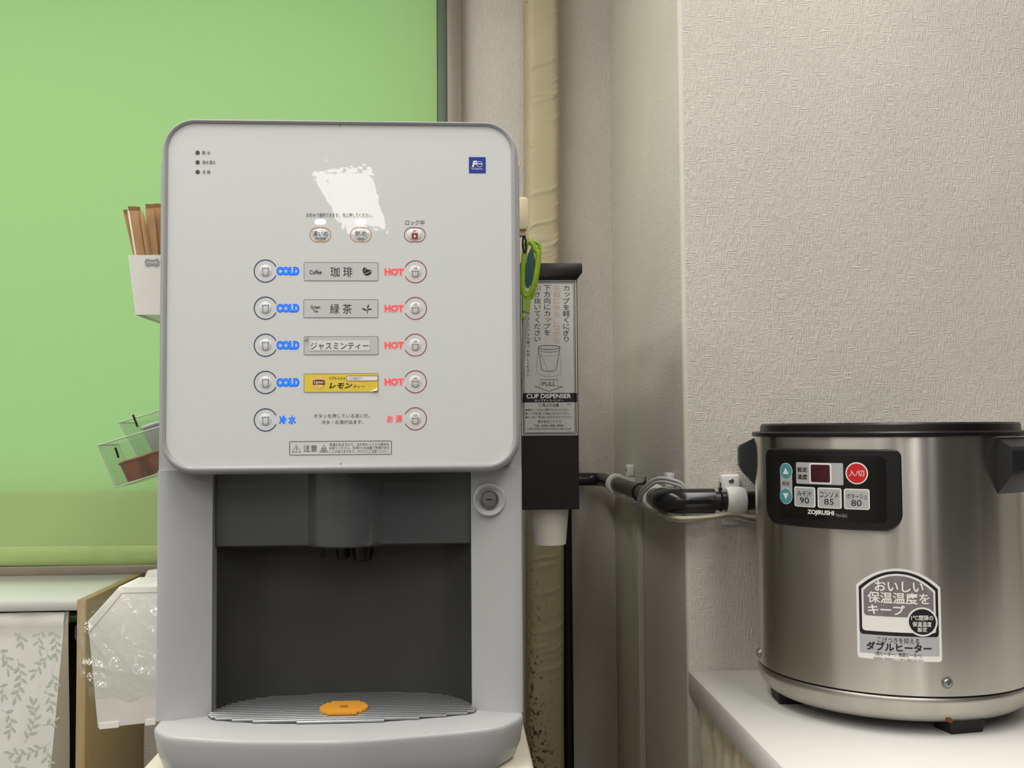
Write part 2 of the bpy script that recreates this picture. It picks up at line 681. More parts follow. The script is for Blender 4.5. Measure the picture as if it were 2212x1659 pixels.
# body: rear block and the head behind the door
prism('body', [(BXL, LZ - 0.042), (BXR, LZ - 0.042), (BXR, ZBT - 0.02), (BXR - 0.012, ZBT), (BXL + 0.012, ZBT), (BXL, ZBT - 0.02)],
      'y', 1.11, 1.80, M_BODY, D, 0.003)
prism('head', [(BXL, ZDB + 0.0035), (BXR, ZDB + 0.0035),
               (BXR, ZBT - 0.02), (BXR - 0.012, ZBT), (BXL + 0.012, ZBT), (BXL, ZBT - 0.02)], 'y', 0.992, 1.11, M_BODY, D, 0.0)
# side pillars: front face leans inwards towards the niche
for sgn, a, b in ((-1, BXL, NX0), (1, BXR, NX1)):
    pts = [(a, 1.11), (a, YB + 0.004), (a - sgn * 0.0012, YB + 0.001), (a - sgn * 0.004, YB)]
    for k in range(1, 7):
        t = k / 6
        pts.append((a - sgn * 0.004 + (b - a + sgn * 0.004) * t, YB + 0.016 * t ** 1.5))
    pts += [(b, 1.11)]
    prism('side_pillar', pts, 'z', LZ, ZDB + 0.004, M_BODY, D, smooth=True)
# niche: curved charcoal wall
bk = [(449, 1546), (457, 1539), (499, 1523), (549, 1512), (598, 1506), (678, 1502), (745, 1499), (837, 1497.6), (939, 1500.6), (989, 1510.8), (1020, 1524), (1029, 1533)]
arc = [oz(px, py, LZ) for px, py in bk]
for p in arc:
    p.x = min(max(p.x, NX0 - 0.003), NX1 + 0.003)
arc = smoothpath([(p.x, p.y + 0.004, 0) for p in arc], 4)
loft('niche_panel', [[(p.x, min(p.y, 1.108), z) for p in arc] for z in (LZ - 0.002, ZDB + 0.003)], M_NICHE, D, False, False, closed=False)
# upper cover with its swelling
zc0, zc1 = oy(735, 1181, 1.01).z, ZDB + 0.001
bx0, bx1 = oy(664, 1100, 1.0).x, oy(818, 1100, 1.0).x
prof = [(NX0 + 0.0005, 1.012), (bx0 - 0.004, 1.012), (bx0, 1.009)]
for k in range(1, 12):
    t = k / 12
    prof.append((bx0 + (bx1 - bx0) * t, 1.009 - 0.020 * math.sin(math.pi * t) ** 0.7))
prof += [(bx1, 1.009), (bx1 + 0.004, 1.012), (NX1 - 0.0005, 1.012)]
outer = [(x, y) for x, y in prof] + [(NX1 - 0.0005, 1.07), (NX0 + 0.0005, 1.07)]
lo = [[(x, y + (0.005 if y < 1.05 else 0), zc0) for x, y in outer], [(x, y + (0.001 if y < 1.05 else 0), zc0 + 0.002) for x, y in outer],
      [(x, y, zc0 + 0.006) for x, y in outer], [(x, y, zc1) for x, y in outer]]
loft('nozzle_cover', lo, M_COVER, D)
lathe('nozzle', [(0.0008, 0), (0.0016, 0.002), (0.0018, 0.02)], (oy(697, 1195, 1.03).x, 1.03, oy(697, 1208, 1.03).z), M_BLACK, D, 12)
lathe('nozzle', [(0.004, 0), (0.009, 0.002), (0.0105, 0.010), (0.011, 0.024)], (oy(784, 1195, 1.035).x, 1.035, oy(784, 1213, 1.035).z), M_BLACK, D, 24)
lathe('nozzle', [(0.004, 0), (0.007, 0.003), (0.008, 0.02)], (oy(742, 1195, 1.04).x, 1.04, oy(742, 1208, 1.04).z), M_BLACK, D, 24)
# ledge with a bowed front
fr = [(333, 1571), (338, 1577), (360, 1588), (419, 1595), (519, 1600), (638, 1601), (760, 1599), (876, 1590), (1011, 1578.6), (1079, 1569.5), (1113, 1556), (1130, 1545)]
out = [oz(px, py, LZ) for px, py in fr]
out = smoothpath([(p.x, p.y, 0) for p in out], 4)
out = [Vector((min(max(p.x, BXL - 0.0015), BXR + 0.001), p.y, 0)) for p in out]
back = [Vector((BXR + 0.001, 1.108, 0)), Vector((BXL - 0.0015, 1.108, 0))]
cen = Vector(((BXL + BXR) / 2, 1.05, 0))


def inset(k, z):
    L = [Vector((cen.x + (p.x - cen.x) * k, cen.y + (p.y - cen.y) * k, z)) for p in out]
    return L + [Vector((p.x, p.y, z)) for p in back]


loft('ledge', [inset(0.93, LZ - 0.042), inset(0.955, LZ - 0.037), inset(0.985, LZ - 0.022), inset(0.997, LZ - 0.008), inset(1.0, LZ - 0.0035), inset(0.997, LZ - 0.001), inset(0.988, LZ)],
     M_BODY, D, sharp=60)
# drip tray of ribs with an orange float
M_TRAY = mat('brushed_aluminium', (178, 181, 184), rough=0.3, metal=0.9, var=0.06, stretch=(8, 200, 8))
M_TRAYB = mat('tray_well', (40, 41, 43), rough=0.6)
fr2 = [(449, 1546), (459, 1553), (501, 1557), (572, 1561), (648, 1561.5), (760, 1560.6), (876, 1553.7), (1011, 1541), (1029, 1533)]
fa = [oz(px, py, LZ + 0.001) for px, py in fr2]
ba = [oz(px, py, LZ + 0.001) for px, py in bk]
fa = smoothpath([(p.x, p.y, 0) for p in fa], 5)
ba = smoothpath([(p.x, p.y, 0) for p in ba], 5)
tray = mesh('drip_tray', [(p.x, p.y, LZ + 0.0006) for p in fa + ba[::-1]], [tuple(range(len(fa + ba)))], M_TRAYB, D)


def span(curve, y, front):
    xs = [p.x for p in curve if (p.y >= y if front else p.y <= y)]
    return xs


poly = [(p.x, p.y) for p in fa + ba[::-1]]
ys0, ys1 = min(p[1] for p in poly), max(p[1] for p in poly)
NR = 17
for k in range(NR):
    yc = ys0 + (ys1 - ys0) * (k + 0.5) / NR
    hit = []
    for i in range(len(poly)):
        a, b = poly[i], poly[(i + 1) % len(poly)]
        if (a[1] - yc) * (b[1] - yc) < 0:
            hit.append(a[0] + (b[0] - a[0]) * (yc - a[1]) / (b[1] - a[1]))
    if len(hit) < 2:
        continue
    x0, x1 = min(hit) + 0.001, max(hit) - 0.001
    hw = (ys1 - ys0) / NR * 0.44
    pts = [(yc + hw * c_, LZ + 0.0008 + 0.0022 * s_) for c_, s_ in ((-1, 0), (-0.9, 0.6), (-0.45, 1), (0.45, 1), (0.9, 0.6), (1, 0))]
    prism('rib', pts, 'x', x0, x1, M_TRAY, tray)
fc = oz(743, 1529, LZ + 0.004)
fw = 0.0228
fd = 0.021
st = [(1, 0.2), (0.93, 0.2), (0.93, 0.48), (0.82, 0.48), (0.82, 0.74), (0.62, 0.74), (0.62, 1)]
q = st + [(-a, b) for a, b in st[::-1]]
q = q + [(a, -b) for a, b in q[::-1]]
prism('float_indicator', [(fc.x + a * fw, fc.y + b * fd) for a, b in q], 'z', LZ + 0.003, LZ + 0.0052, mat('orange_plastic', (245, 172, 60), rough=0.4), tray)
lathe('float_hole', [(0.0045, 0), (0.0045, 0.0004), (0.003, 0.0004)], (fc.x, fc.y, LZ + 0.0052), mat('orange_shade_plastic', (190, 120, 40), rough=0.5), tray, 20)

# door: bezel and panel
PL = PlaneY(YD)
px0, px1 = oy(361, 640, YD).x, oy(1106, 640, YD).x
pz0, pz1 = oy(735, 1004, YD).z, oy(735, 270, YD).z
bo0, bo1 = oy(344.5, 640, YD).x, oy(1123, 640, YD).x
lev = [(0.0, YD + 0.0004, 0), (0.0, YD - 0.0006, 0), (0.18, YD - 0.0026, 0), (0.45, YD - 0.0030, 0), (0.7, YD - 0.001, 0), (0.9, YD + 0.005, 0), (1.0, YD + 0.013, 0), (1.0, YD + 0.020, 0), (0.9, YD + 0.0265, 0)]
ri, ro = 0.0255, 0.0325
loops = []
for t, y, _ in lev:
    L = rrect(px0 + (bo0 - px0) * t, px1 + (bo1 - px1) * t, pz0 + (ZDB - pz0) * t, pz1 + (ZDT - pz1) * t, ri + (ro - ri) * t, 10)
    loops.append([(x, y, z) for x, z in L])
loft('door_bezel', loops, M_BEZ, D, False, True, sharp=60)
panel = mesh('door_panel', [(x, YD, z) for x, z in rrect(px0 - 0.0005, px1 + 0.0005, pz0 - 0.0005, pz1 + 0.0005, ri, 10)], [tuple(range(44))[::-1]], M_DOOR, D)
for a_ in ([(734.5, 270), (733.8, 273.5)], [(735.5, 1000), (735.5, 1004)]):
    flat('centre_mark', PL, [strip2(uvs(PL, a_), 0.0006)], M_BLK_INK, panel)

# lock
lc = oy(1057, 1079, YB + 0.0035)
lock = lathe('lock', [(0.0165, 0.010), (0.0162, -0.0012), (0.0150, -0.0028), (0.0138, -0.0022), (0.0105, 0.0018), (0.0092, 0.0026), (0.0088, 0.0026)], (lc.x, lc.y, lc.z), M_BODY, D, 40, 'y', sharp=80)
M_STEEL = mat('dull_steel', (150, 150, 148), rough=0.28, metal=0.9)
lathe('lock_cylinder', [(0.0092, 0.003), (0.0090, -0.0004), (0.0080, -0.0012), (0.0074, -0.0004), (0.0070, -0.0004), (0.0066, -0.0014), (0.001, -0.0015)], (lc.x, lc.y, lc.z), M_STEEL, lock, 32, 'y', sharp=30)
box('keyhole', lc.x - 0.003, lc.x + 0.0025, lc.y - 0.0018, lc.y, lc.z - 0.0006, lc.z + 0.0006, M_BLACK, lock)

# indicator dots and captions
for i, (yy, s, x1) in enumerate(((330, '断 水', 455), (350.8, '排水満水', 466), (371.5, '点 検', 454.5))):
    o = flat('indicator', PL, [fill2(ellipse(*PL.uv(427, yy), 0.002, 0.002, 20))], M_INK, D)
    text(PL, s, (437, x1, yy - 4.3, yy + 4.6), M_INK, o)
# maker's badge
bd = flat('maker_badge', PL, [fill2(pxbox(PL, 1013, 1049, 339.5, 374))], mat('badge_blue', (4, 52, 158), rough=0.4, var=0), D, off=0.0004)
text(PL, 'F', (1019.5, 1031, 347.5, 361.5), M_WHITE_INK, bd, bold=0.05, off=0.0006, shear=0.22)
c = PL.uv(1035.8, 355)
flat('emblem_ring', PL, [strip2(arc2(c, 0.0026, 0, 360, 28)[:-1], 0.0004, True), strip2([(c[0] - 0.0025, c[1] + 0.0003), (c[0] + 0.0025, c[1] + 0.0003)], 0.0008)], M_WHITE_INK, bd, off=0.0006)
text(PL, 'Fuji Electric', (1018.5, 1042.5, 362.5, 368), M_WHITE_INK, bd, off=0.0006)
# strength, heat and lock buttons
text(PL, 'お好みで選択できます。 先に押してください。', (662, 805, 460.5, 469.5), M_INK, panel)
text(PL, 'ロック中', (875.5, 916.5, 475, 486.5), M_INK, panel)
M_LED = emit_mat('white_led', (255, 255, 255), 3.0)
for x, yy, a in ((692, 479.5, 11.5), (779, 480, 10.5)):
    (c, wd, ht) = frame(PL, x - a, x + a, yy - 5.2, yy + 5.2)
    flat('status_light', PL, [fill2(rrect(c[0] - wd / 2, c[0] + wd / 2, c[1] - ht / 2, c[1] + ht / 2, ht * 0.48, 6))], M_LED, D, off=0.0003)


def dome(name, c, rx, rz, parent):
    loops = []
    for k, off in ((1.0, -0.0001), (0.95, 0.0001), (0.85, 0.0004), (0.7, 0.0007), (0.5, 0.0009), (0.3, 0.0010)):
        loops.append([PL.to3(c[0] + rx * k * math.cos(2 * math.pi * i / 28), c[1] + rz * k * math.sin(2 * math.pi * i / 28), off) for i in range(28)])
    return loft(name, loops, M_DOOR, parent, False, True, sharp=80)


for x, s, s2, bx, bx2, mm in ((692, '濃いめ', 'strong', (675, 709, 499, 510.5), (681.5, 704, 512.5, 518.5), M_ORANGE),
                              (779.5, '熱め', 'hot', (767.5, 792, 499, 510.5), (774, 786, 512.5, 518), M_ORANGE), (896, None, None, None, None, M_RED)):
    c, wd, ht = frame(PL, x - 22.4, x + 22.4, 491.7, 522.3)
    o = dome('option_button', c, wd * 0.4, ht * 0.45, D)
    L = rrect(c[0] - wd / 2, c[0] + wd / 2, c[1] - ht / 2, c[1] + ht / 2, ht * 0.48, 8)
    flat('outline', PL, [strip2(L, 0.0006, True)], mm, o)
    if s:
        text(PL, s, bx, M_INK, o, off=0.0012)
        text(PL, s2, bx2, M_INK, o, off=0.0012)
    else:
        b0 = pxbox(PL, 889.5, 902.5, 504, 516.5, 0.0004)
        k = PL.uv(896, 504)
        flat('padlock_icon', PL, [fill2(b0), strip2([(k[0] - 0.0013, k[1] - 0.0002)] + arc2((k[0] - 0.0003, k[1] + 0.0012), 0.0013, 170, 10, 10), 0.0005)], M_RED, o, off=0.0012)
        d0 = PL.uv(896, 510.5)
        flat('drop_icon', PL, [fill2([(d0[0], d0[1] + 0.0017), (d0[0] + 0.001, d0[1] - 0.0003), (d0[0] + 0.0006, d0[1] - 0.0013), (d0[0] - 0.0006, d0[1] - 0.0013), (d0[0] - 0.001, d0[1] - 0.0003)], 0.0003)], M_WHITE_INK, o, off=0.0014)

# cold and hot buttons with lit words
M_COLD1 = emit_mat('blue_glow', (20, 84, 255), 0.74)
M_COLD2 = emit_mat('cyan_led', (44, 178, 255), 0.78)
M_HOT1 = emit_mat('red_glow', (255, 138, 138), 0.66)
M_HOT2 = emit_mat('red_led', (240, 62, 70), 0.74)
for i, yy in enumerate((585.4, 665.5, 745.6, 826, 907)):
    yh = (587, 666, 745.3, 824.6, 904.5)[i]
    c, r2, _ = frame(PL, 573.6 - 24.4, 573.6 + 24.4, yy - 24, yy + 24)
    r = r2 / 2
    o = dome('cold_button', c, r * 0.58, r * 0.58, D)
    flat('ring', PL, [strip2(arc2(c, r, 23, 337, 48), 0.0008)], M_NAVY, o)
    k = r / 24.4
    P = lambda x, z: (c[0] + x * k, c[1] + z * k)
    flat('cup_icon', PL, [strip2([P(-7, 8.5), P(-4.8, -10), P(5.2, -10), P(7.4, 8.5)], 0.0005), strip2([P(-6.5, 4.2), P(-1, 6.2), P(6.8, 5.2)], 0.0005)], mat('steel_blue_ink', (84, 100, 134), rough=0.5, var=0), o, off=0.0012)
    c, r2, _ = frame(PL, 897.2 - 24, 897.2 + 24, yh - 24, yh + 24)
    r = r2 / 2
    o = dome('hot_button', c, r * 0.58, r * 0.58, D)
    flat('ring', PL, [strip2(arc2(c, r, 180 + 25, 180 + 335, 48), 0.0007)], M_RED, o)
    k = r / 24
    P = lambda x, z: (c[0] + x * k, c[1] + z * k)
    flat('cup_icon', PL, [strip2([P(-7.2, 3.2), P(-5, -11), P(4.8, -11), P(7, 3.2)], 0.0005), strip2([P(-6.6, 0.6), P(6.4, 0.6)], 0.0005)] +
         [strip2([P(x, 4.5), P(x + 0.9, 6.5), P(x - 0.3, 8.5), P(x + 0.6, 10.4)], 0.0004) for x in (-3.2, -0.2, 2.8)], mat('rust_ink', (150, 92, 84), rough=0.5, var=0), o, off=0.0012)
    if i < 4:
        t1, b1, t2, b2 = 'COLD', (600, 644, yy - 6.6, yy + 6.8), 'HOT', (832, 871, yh - 5.8, yh + 6.4)
    else:
        t1, b1, t2, b2 = '冷 水', (605.5, 637, 900, 914), 'お 湯', (837, 868, 898, 912)
    w1 = text(PL, t1, b1, M_COLD1, D, bold=0.085 if i < 4 else 0.05, off=0.00025, name='lit_word', grow=0.0022)
    text(PL, t1, b1, M_COLD2, w1, bold=0.0, off=0.00035)
    w1 = text(PL, t2, b2, M_HOT1, D, bold=0.085 if i < 4 else 0.05, off=0.00025, name='lit_word', grow=0.0018)
    text(PL, t2, b2, M_HOT2, w1, bold=0.0, off=0.00035)

# name plates
M_PLATE = mat('silver_grey_plate', (203, 204, 203), rough=0.45, var=0.01)
M_PEDGE = mat('plate_outline', (128, 128, 126), rough=0.5, var=0)


def plate(y0, y1, m, x0=657, x1=817):
    L = pxbox(PL, x0, x1, y0, y1, 0.0009)
    o = flat('name_plate', PL, [fill2(L)], m, D, off=0.0003)
    flat('outline', PL, [strip2(L, 0.0004, True)], M_PEDGE, o, off=0.0004)
    return o


o = plate(567, 606.3, M_PLATE)
text(PL, 'Coffee', (669, 695, 583.5, 592.5), M_BLK_INK, o, bold=0.012, off=0.0005)
text(PL, '珈 琲', (714, 761, 576.5, 598.5), M_BLK_INK, o, off=0.0005)
M_BEAN = mat('coffee_brown_ink', (48, 24, 18), rough=0.5, var=0)


def rot_ell(c, rx, rz, a, n=20):
    return [(c[0] + rx * math.cos(t) * math.cos(a) - rz * math.sin(t) * math.sin(a), c[1] + rx * math.cos(t) * math.sin(a) + rz * math.sin(t) * math.cos(a)) for t in [2 * math.pi * k / n for k in range(n)]]


b1, b2 = PL.uv(789, 585.5), PL.uv(794.5, 589)
flat('bean_icon', PL, [fill2(rot_ell(b1, 0.0024, 0.0035, 0.25), 0.0005)], M_BEAN, o, off=0.0004)
flat('bean_icon', PL, [fill2(rot_ell(b2, 0.0038, 0.0026, 0.45), 0.0005)], M_BEAN, o, off=0.0005)
flat('bean_crease', PL, [strip2([(b2[0] - 0.0028, b2[1] - 0.0014), (b2[0], b2[1] - 0.0001), (b2[0] + 0.003, b2[1] + 0.0013)], 0.0005),
                         strip2([(b1[0] + 0.0007, b1[1] + 0.0031), (b1[0] - 0.0002, b1[1] + 0.0005), (b1[0] - 0.001, b1[1] - 0.001)], 0.0004)], M_PLATE, o, off=0.0006)
o = plate(647, 686, M_PLATE, 656.3, 816.6)
M_TEA = mat('dark_green_ink', (34, 48, 40), rough=0.5, var=0)
text(PL, 'Green', (671, 691.5, 659.5, 667), M_TEA, o, bold=0.012, off=0.0005)
text(PL, 'Tea', (676, 687, 668.5, 675), M_TEA, o, bold=0.012, off=0.0005)
text(PL, '緑 茶', (713, 760, 656.5, 678), M_TEA, o, off=0.0005)


def leafshape(a, b, wd, n=8):
    """almond outline from a to b"""
    dx, dy = b[0] - a[0], b[1] - a[1]
    L = math.hypot(dx, dy)
    nx, ny = -dy / L, dx / L
    up = [(a[0] + dx * k / n + nx * wd * math.sin(math.pi * k / n), a[1] + dy * k / n + ny * wd * math.sin(math.pi * k / n)) for k in range(n + 1)]
    dn = [(a[0] + dx * k / n - nx * wd * math.sin(math.pi * k / n), a[1] + dy * k / n - ny * wd * math.sin(math.pi * k / n)) for k in range(n - 1, 0, -1)]
    vs = up + dn
    return vs, [tuple(range(len(vs)))]


q = lambda x, y: PL.uv(x, y)
flat('leaf_icon', PL, [leafshape(q(781, 665.5), q(793, 671), 0.0007), leafshape(q(793, 667), q(797, 657.5), 0.0007), leafshape(q(793, 669.5), q(803.5, 667), 0.0007),
                       strip2([q(791, 668.5), q(793.5, 671.5), q(794, 677)], 0.0006)], M_TEA, o, off=0.0005)
o = plate(727, 766, mat('clear_sleeve', (203, 204, 203), rough=0.2, var=0.01))
flat('paper_strip', PL, [fill2(pxbox(PL, 668.5, 799, 735.5, 757.5))], mat('white_paper', (226, 226, 224), rough=0.8), o, off=0.0006)
text(PL, 'ジャスミンティー', (671, 796.5, 740, 755.3), M_BLK_INK, o, off=0.0008)
cu = q(657.5, 727.5)
mesh('curled_corner', [PL.to3(cu[0], cu[1] - 0.0032, 0.0005), PL.to3(cu[0] + 0.0034, cu[1], 0.0005), PL.to3(cu[0] + 0.0030, cu[1] - 0.0036, 0.0028)], [(0, 2, 1)], mat('sleeve_curl', (120, 121, 120), rough=0.3), o)
o = plate(807, 847, mat('lemon_yellow_label', (236, 208, 74), rough=0.4, var=0.03))
e0 = q(689, 825.7)
flat('emblem_disc', PL, [fill2(ellipse(e0[0], e0[1], 0.0061, 0.0061, 28), 0.001)], mat('pale_gold_ink', (238, 200, 120), rough=0.5, var=0.06, vscale=400), o, off=0.0005)
flat('emblem_ribbon', PL, [fill2([q(676, 822), q(682, 820.7), q(689, 820.3), q(696, 820.7), q(701.7, 822), q(701.5, 831.5), q(695, 830.4), q(689, 830), q(683, 830.4), q(676.3, 831.5)], 0.001)], mat('maroon_ink', (104, 22, 22), rough=0.5, var=0), o, off=0.0007)
text(PL, 'Lipton', (678.5, 699, 822.2, 830.2), M_WHITE_INK, o, bold=0.02, off=0.0009)
text(PL, 'リフレッシュ', (711.5, 745.5, 813.5, 820.5), M_BEAN, o, bold=0.02, off=0.0005, shear=0.25)
L = pxbox(PL, 748.5, 816.5, 812, 822.6, 0.0018)
flat('white_tab', PL, [fill2(L)], M_WHITE_INK, o, off=0.0005)
flat('tab_outline', PL, [strip2(L, 0.0004, True)], M_RED, o, off=0.0006)
text(PL, 'ノンカロリー', (752, 784, 814.5, 820.3), M_BEAN, o, bold=0.01, off=0.0007, shear=0.25)
text(PL, 'レモン', (711.5, 761, 827, 839), M_BLK_INK, o, bold=0.03, off=0.0005, shear=0.25)
text(PL, 'ティー', (763, 788, 832, 838.7), M_BLK_INK, o, bold=0.01, off=0.0005, shear=0.25)
cu = q(816.5, 846.5)
mesh('curled_corner', [PL.to3(cu[0] - 0.008, cu[1], 0.0005), PL.to3(cu[0], cu[1] + 0.0036, 0.0005), PL.to3(cu[0] - 0.0012, cu[1] + 0.0012, 0.0026)], [(0, 1, 2)], mat('label_back', (238, 234, 212), rough=0.5), o)
text(PL, 'ボタンを押しているあいだ、', (678, 799.5, 893.7, 902.7), M_INK, panel)
text(PL, '冷水・お湯が出ます。', (694.5, 784.5, 907, 916), M_INK, panel)
# caution label
L = pxbox(PL, 626, 845.7, 953, 982, 0.0009)
o = flat('caution_label', PL, [strip2(L, 0.0005, True)], M_INK, D, off=0.0004)
text(PL, '注意', (655.5, 685, 961, 975.8), M_INK, o)
for x in (640.3, 699.8):
    a = [PL.uv(x, 961), PL.uv(x - 9.2, 976.5), PL.uv(x + 9.2, 976.5)]
    flat('warning_sign', PL, [strip2(a, 0.0006, True)] + ([strip2([PL.uv(x, 965.5), PL.uv(x, 972)], 0.0006), strip2([PL.uv(x, 973), PL.uv(x, 974.3)], 0.0006)] if x < 660 else
         [strip2([PL.uv(x + d, 967), PL.uv(x + d - 1, 969), PL.uv(x + d + 0.6, 972)], 0.0005) for d in (-2.6, 0, 2.6)] + [strip2([PL.uv(x - 5, 974), PL.uv(x + 5, 974)], 0.0006)]), M_INK, o)
for s, b in (('熱湯が出ますので、注ぎ終わってから飲料を', (956.8, 963.2)), ('お取りください。洗浄のため自動で熱湯が出る', (964, 970.4)), ('ことがありますので、やけどにご注意ください。', (971.6, 978))):
    text(PL, s, (712, 840.5, b[0], b[1]), M_INK, o)

# stand under the machine
M_CREAM = mat('cream_steel', (214, 208, 190), rough=0.45)
stand = thing('machine_stand', 'cream steel stand cabinet under the drinks dispenser', 'cabinet', ((BXL + BXR) / 2, 1.2, 0))
zs = LZ - 0.042
box('top', BXL - 0.012, BXR + 0.008, 0.955, 1.81, zs - 0.022, zs, M_CREAM, stand, 0.006, 3)
box('carcass', BXL - 0.004, BXR + 0.001, 0.975, 1.80, 0.0, zs - 0.022, M_CREAM, stand, 0.003)
box('door', BXL + 0.01, BXR - 0.012, 0.962, 0.9745, 0.06, zs - 0.05, M_CREAM, stand, 0.003)

# ================================================================== green roller blind
def fabric_translucent(name, rgb, back, weave=1400):
    m = bpy.data.materials.new(name)
    m.use_nodes = True
    nt = m.node_tree
    out_ = nt.nodes['Material Output']
    nt.nodes.remove(nt.nodes['Principled BSDF'])
    geo = nt.nodes.new('ShaderNodeNewGeometry')
    n = nt.nodes.new('ShaderNodeTexNoise')
    n.inputs['Scale'].default_value = weave
    nt.links.new(geo.outputs['Position'], n.inputs['Vector'])
    bp = nt.nodes.new('ShaderNodeBump')
    bp.inputs['Strength'].default_value = 0.15
    bp.inputs['Distance'].default_value = 0.0005
    nt.links.new(n.outputs['Fac'], bp.inputs['Height'])
    d = nt.nodes.new('ShaderNodeBsdfDiffuse')
    d.inputs[0].default_value = (*lin(rgb), 1)
    t = nt.nodes.new('ShaderNodeBsdfTranslucent')
    t.inputs[0].default_value = (*lin(back), 1)
    nt.links.new(bp.outputs['Normal'], d.inputs['Normal'])
    a = nt.nodes.new('ShaderNodeAddShader')
    nt.links.new(d.outputs[0], a.inputs[0])
    nt.links.new(t.outputs[0], a.inputs[1])
    nt.links.new(a.outputs[0], out_.inputs[0])
    return m


BY = 1.960
M_BLIND = fabric_translucent('green_blind_fabric', (152, 170, 118), (70, 166, 98))
blind = thing('roller_blind', 'plain green roller blind lowered over the window', 'blind', (-0.85, BY, 1.05))
bl = oy(0, 1219, BY)
br = oy(948, 1213, BY)
bxl = -1.78
zl = bl.z + (bl.z - br.z) / (br.x - bl.x) * (bl.x - bxl) * 0.4
rows = 24
vs, fs = [], []
for i in range(rows + 1):
    for j in range(17):
        t = j / 16
        x = bxl + (br.x - bxl) * t
        zb = zl + (br.z - zl) * t + 0.012
        z = zb + (2.33 - zb) * i / rows
        vs.append((x, BY + 0.0012 * math.sin(t * 9) * (1 - i / rows), z))
for i in range(rows):
    for j in range(16):
        a = i * 17 + j
        fs.append((a, a + 1, a + 18, a + 17))
mesh('fabric', vs, fs, M_BLIND, blind, True)
M_HEM = mat('green_hem_fabric', (150, 170, 108), rough=0.85, bump=0.2, bscale=900)
n = 10
loops = []
for t in (0.0, 0.25, 0.5, 0.75, 1.0):
    x = bxl + (br.x - bxl) * t
    zb = zl + (br.z - zl) * t
    loops.append([(x, BY - 0.001 + 0.0045 * math.sin(2 * math.pi * k / n), zb + 0.017 + 0.018 * math.cos(2 * math.pi * k / n)) for k in range(n)])
loft('bottom_hem', loops, M_HEM, blind)
tube('roller', [(bxl, BY, 2.345), (br.x, BY, 2.345)], 0.02, M_HEM, blind, 16)
for x in (bxl - 0.01, br.x + 0.004):
    box('bracket', x, x + 0.006, BY - 0.03, BW - 0.001, 2.32, 2.375, M_ALU, blind)

# ================================================================== wall beside the window
M_TAPE = mat('beige_tape', (184, 171, 140), rough=0.55, var=0.05, vscale=12)
nt = M_TAPE.node_tree                      # mould stains low down on the wrapped pipe
b_ = nt.nodes['Principled BSDF']
src = b_.inputs['Base Color'].links[0].from_socket
geo = nt.nodes.new('ShaderNodeNewGeometry')
sep = nt.nodes.new('ShaderNodeSeparateXYZ')
nt.links.new(geo.outputs['Position'], sep.inputs[0])
n1 = nt.nodes.new('ShaderNodeTexNoise')
n1.inputs['Scale'].default_value = 150
n1.inputs['Detail'].default_value = 6
nt.links.new(geo.outputs['Position'], n1.inputs['Vector'])
mr = nt.nodes.new('ShaderNodeMapRange')    # more mould further down
mr.inputs[1].default_value = 1.12
mr.inputs[2].default_value = 0.70
mr.inputs[3].default_value = 0.0
mr.inputs[4].default_value = 0.17
nt.links.new(sep.outputs['Z'], mr.inputs[0])
mrx = nt.nodes.new('ShaderNodeMapRange')   # and on the side towards the machine
mrx.inputs[1].default_value = 0.19
mrx.inputs[2].default_value = 0.14
mrx.inputs[3].default_value = -0.12
mrx.inputs[4].default_value = 0.06
nt.links.new(sep.outputs['X'], mrx.inputs[0])
ad = nt.nodes.new('ShaderNodeMath')
nt.links.new(n1.outputs['Fac'], ad.inputs[0])
nt.links.new(mr.outputs[0], ad.inputs[1])
ad2 = nt.nodes.new('ShaderNodeMath')
nt.links.new(ad.outputs[0], ad2.inputs[0])
nt.links.new(mrx.outputs[0], ad2.inputs[1])
st_ = nt.nodes.new('ShaderNodeMapRange')
st_.inputs[1].default_value = 0.66
st_.inputs[2].default_value = 0.80
nt.links.new(ad2.outputs[0], st_.inputs[0])
mx = nt.nodes.new('ShaderNodeMix')
mx.data_type = 'RGBA'
nt.links.new(st_.outputs[0], mx.inputs[0])
nt.links.new(src, mx.inputs[6])
mx.inputs[7].default_value = (*lin((84, 70, 46)), 1)
nt.links.new(mx.outputs[2], b_.inputs['Base Color'])

ax0, ax1 = oy(1135, 400, 1.93).x, oy(1212, 400, 1.93).x
wr = []
for k in range(110):
    wr.append((random.uniform(0.35, 0.95), random.uniform(0.85, 2.45), random.uniform(0.10, 0.28), random.uniform(0.0018, 0.0038), random.uniform(0.0016, 0.0034), random.uniform(0.25, 0.7)))
NC, NRW = 22, 1100
vs, fs = [], []
for i in range(NRW + 1):
    z = ZC * i / NRW
    for j in range(NC + 1):
        t = j / NC
        a = math.pi * t
        x = (ax0 + ax1) / 2 - (ax1 - ax0) / 2 * (abs(math.cos(a)) ** 0.45) * (1 if t < 0.5 else -1)
        y = BW - 0.058 * (math.sin(a) ** 0.42 if 0 < t < 1 else 0)
        dsp = 0
        for (wt, wz, wl, ws, wa, sl) in wr:
            if abs(z - wz) < 0.06 and abs(t - wt) < wl * 2:
                zz = z - wz - (t - wt) * sl * 0.12
                dsp += wa * math.exp(-(zz / ws) ** 2 - ((t - wt) / wl) ** 2)
        vs.append((x + 0.0015 * math.sin(z * 7), y - dsp if 0 < j < NC else y, z))
for i in range(NRW):
    for j in range(NC):
        a = i * (NC + 1) + j
        fs.append((a, a + NC + 1, a + NC + 2, a + 1))
ac = mesh('air_conditioner_duct', vs, fs, M_TAPE, None, True)
tag(ac, 'beige tape-wrapped vertical duct with wrinkles and dark mould stains near its foot', 'duct')

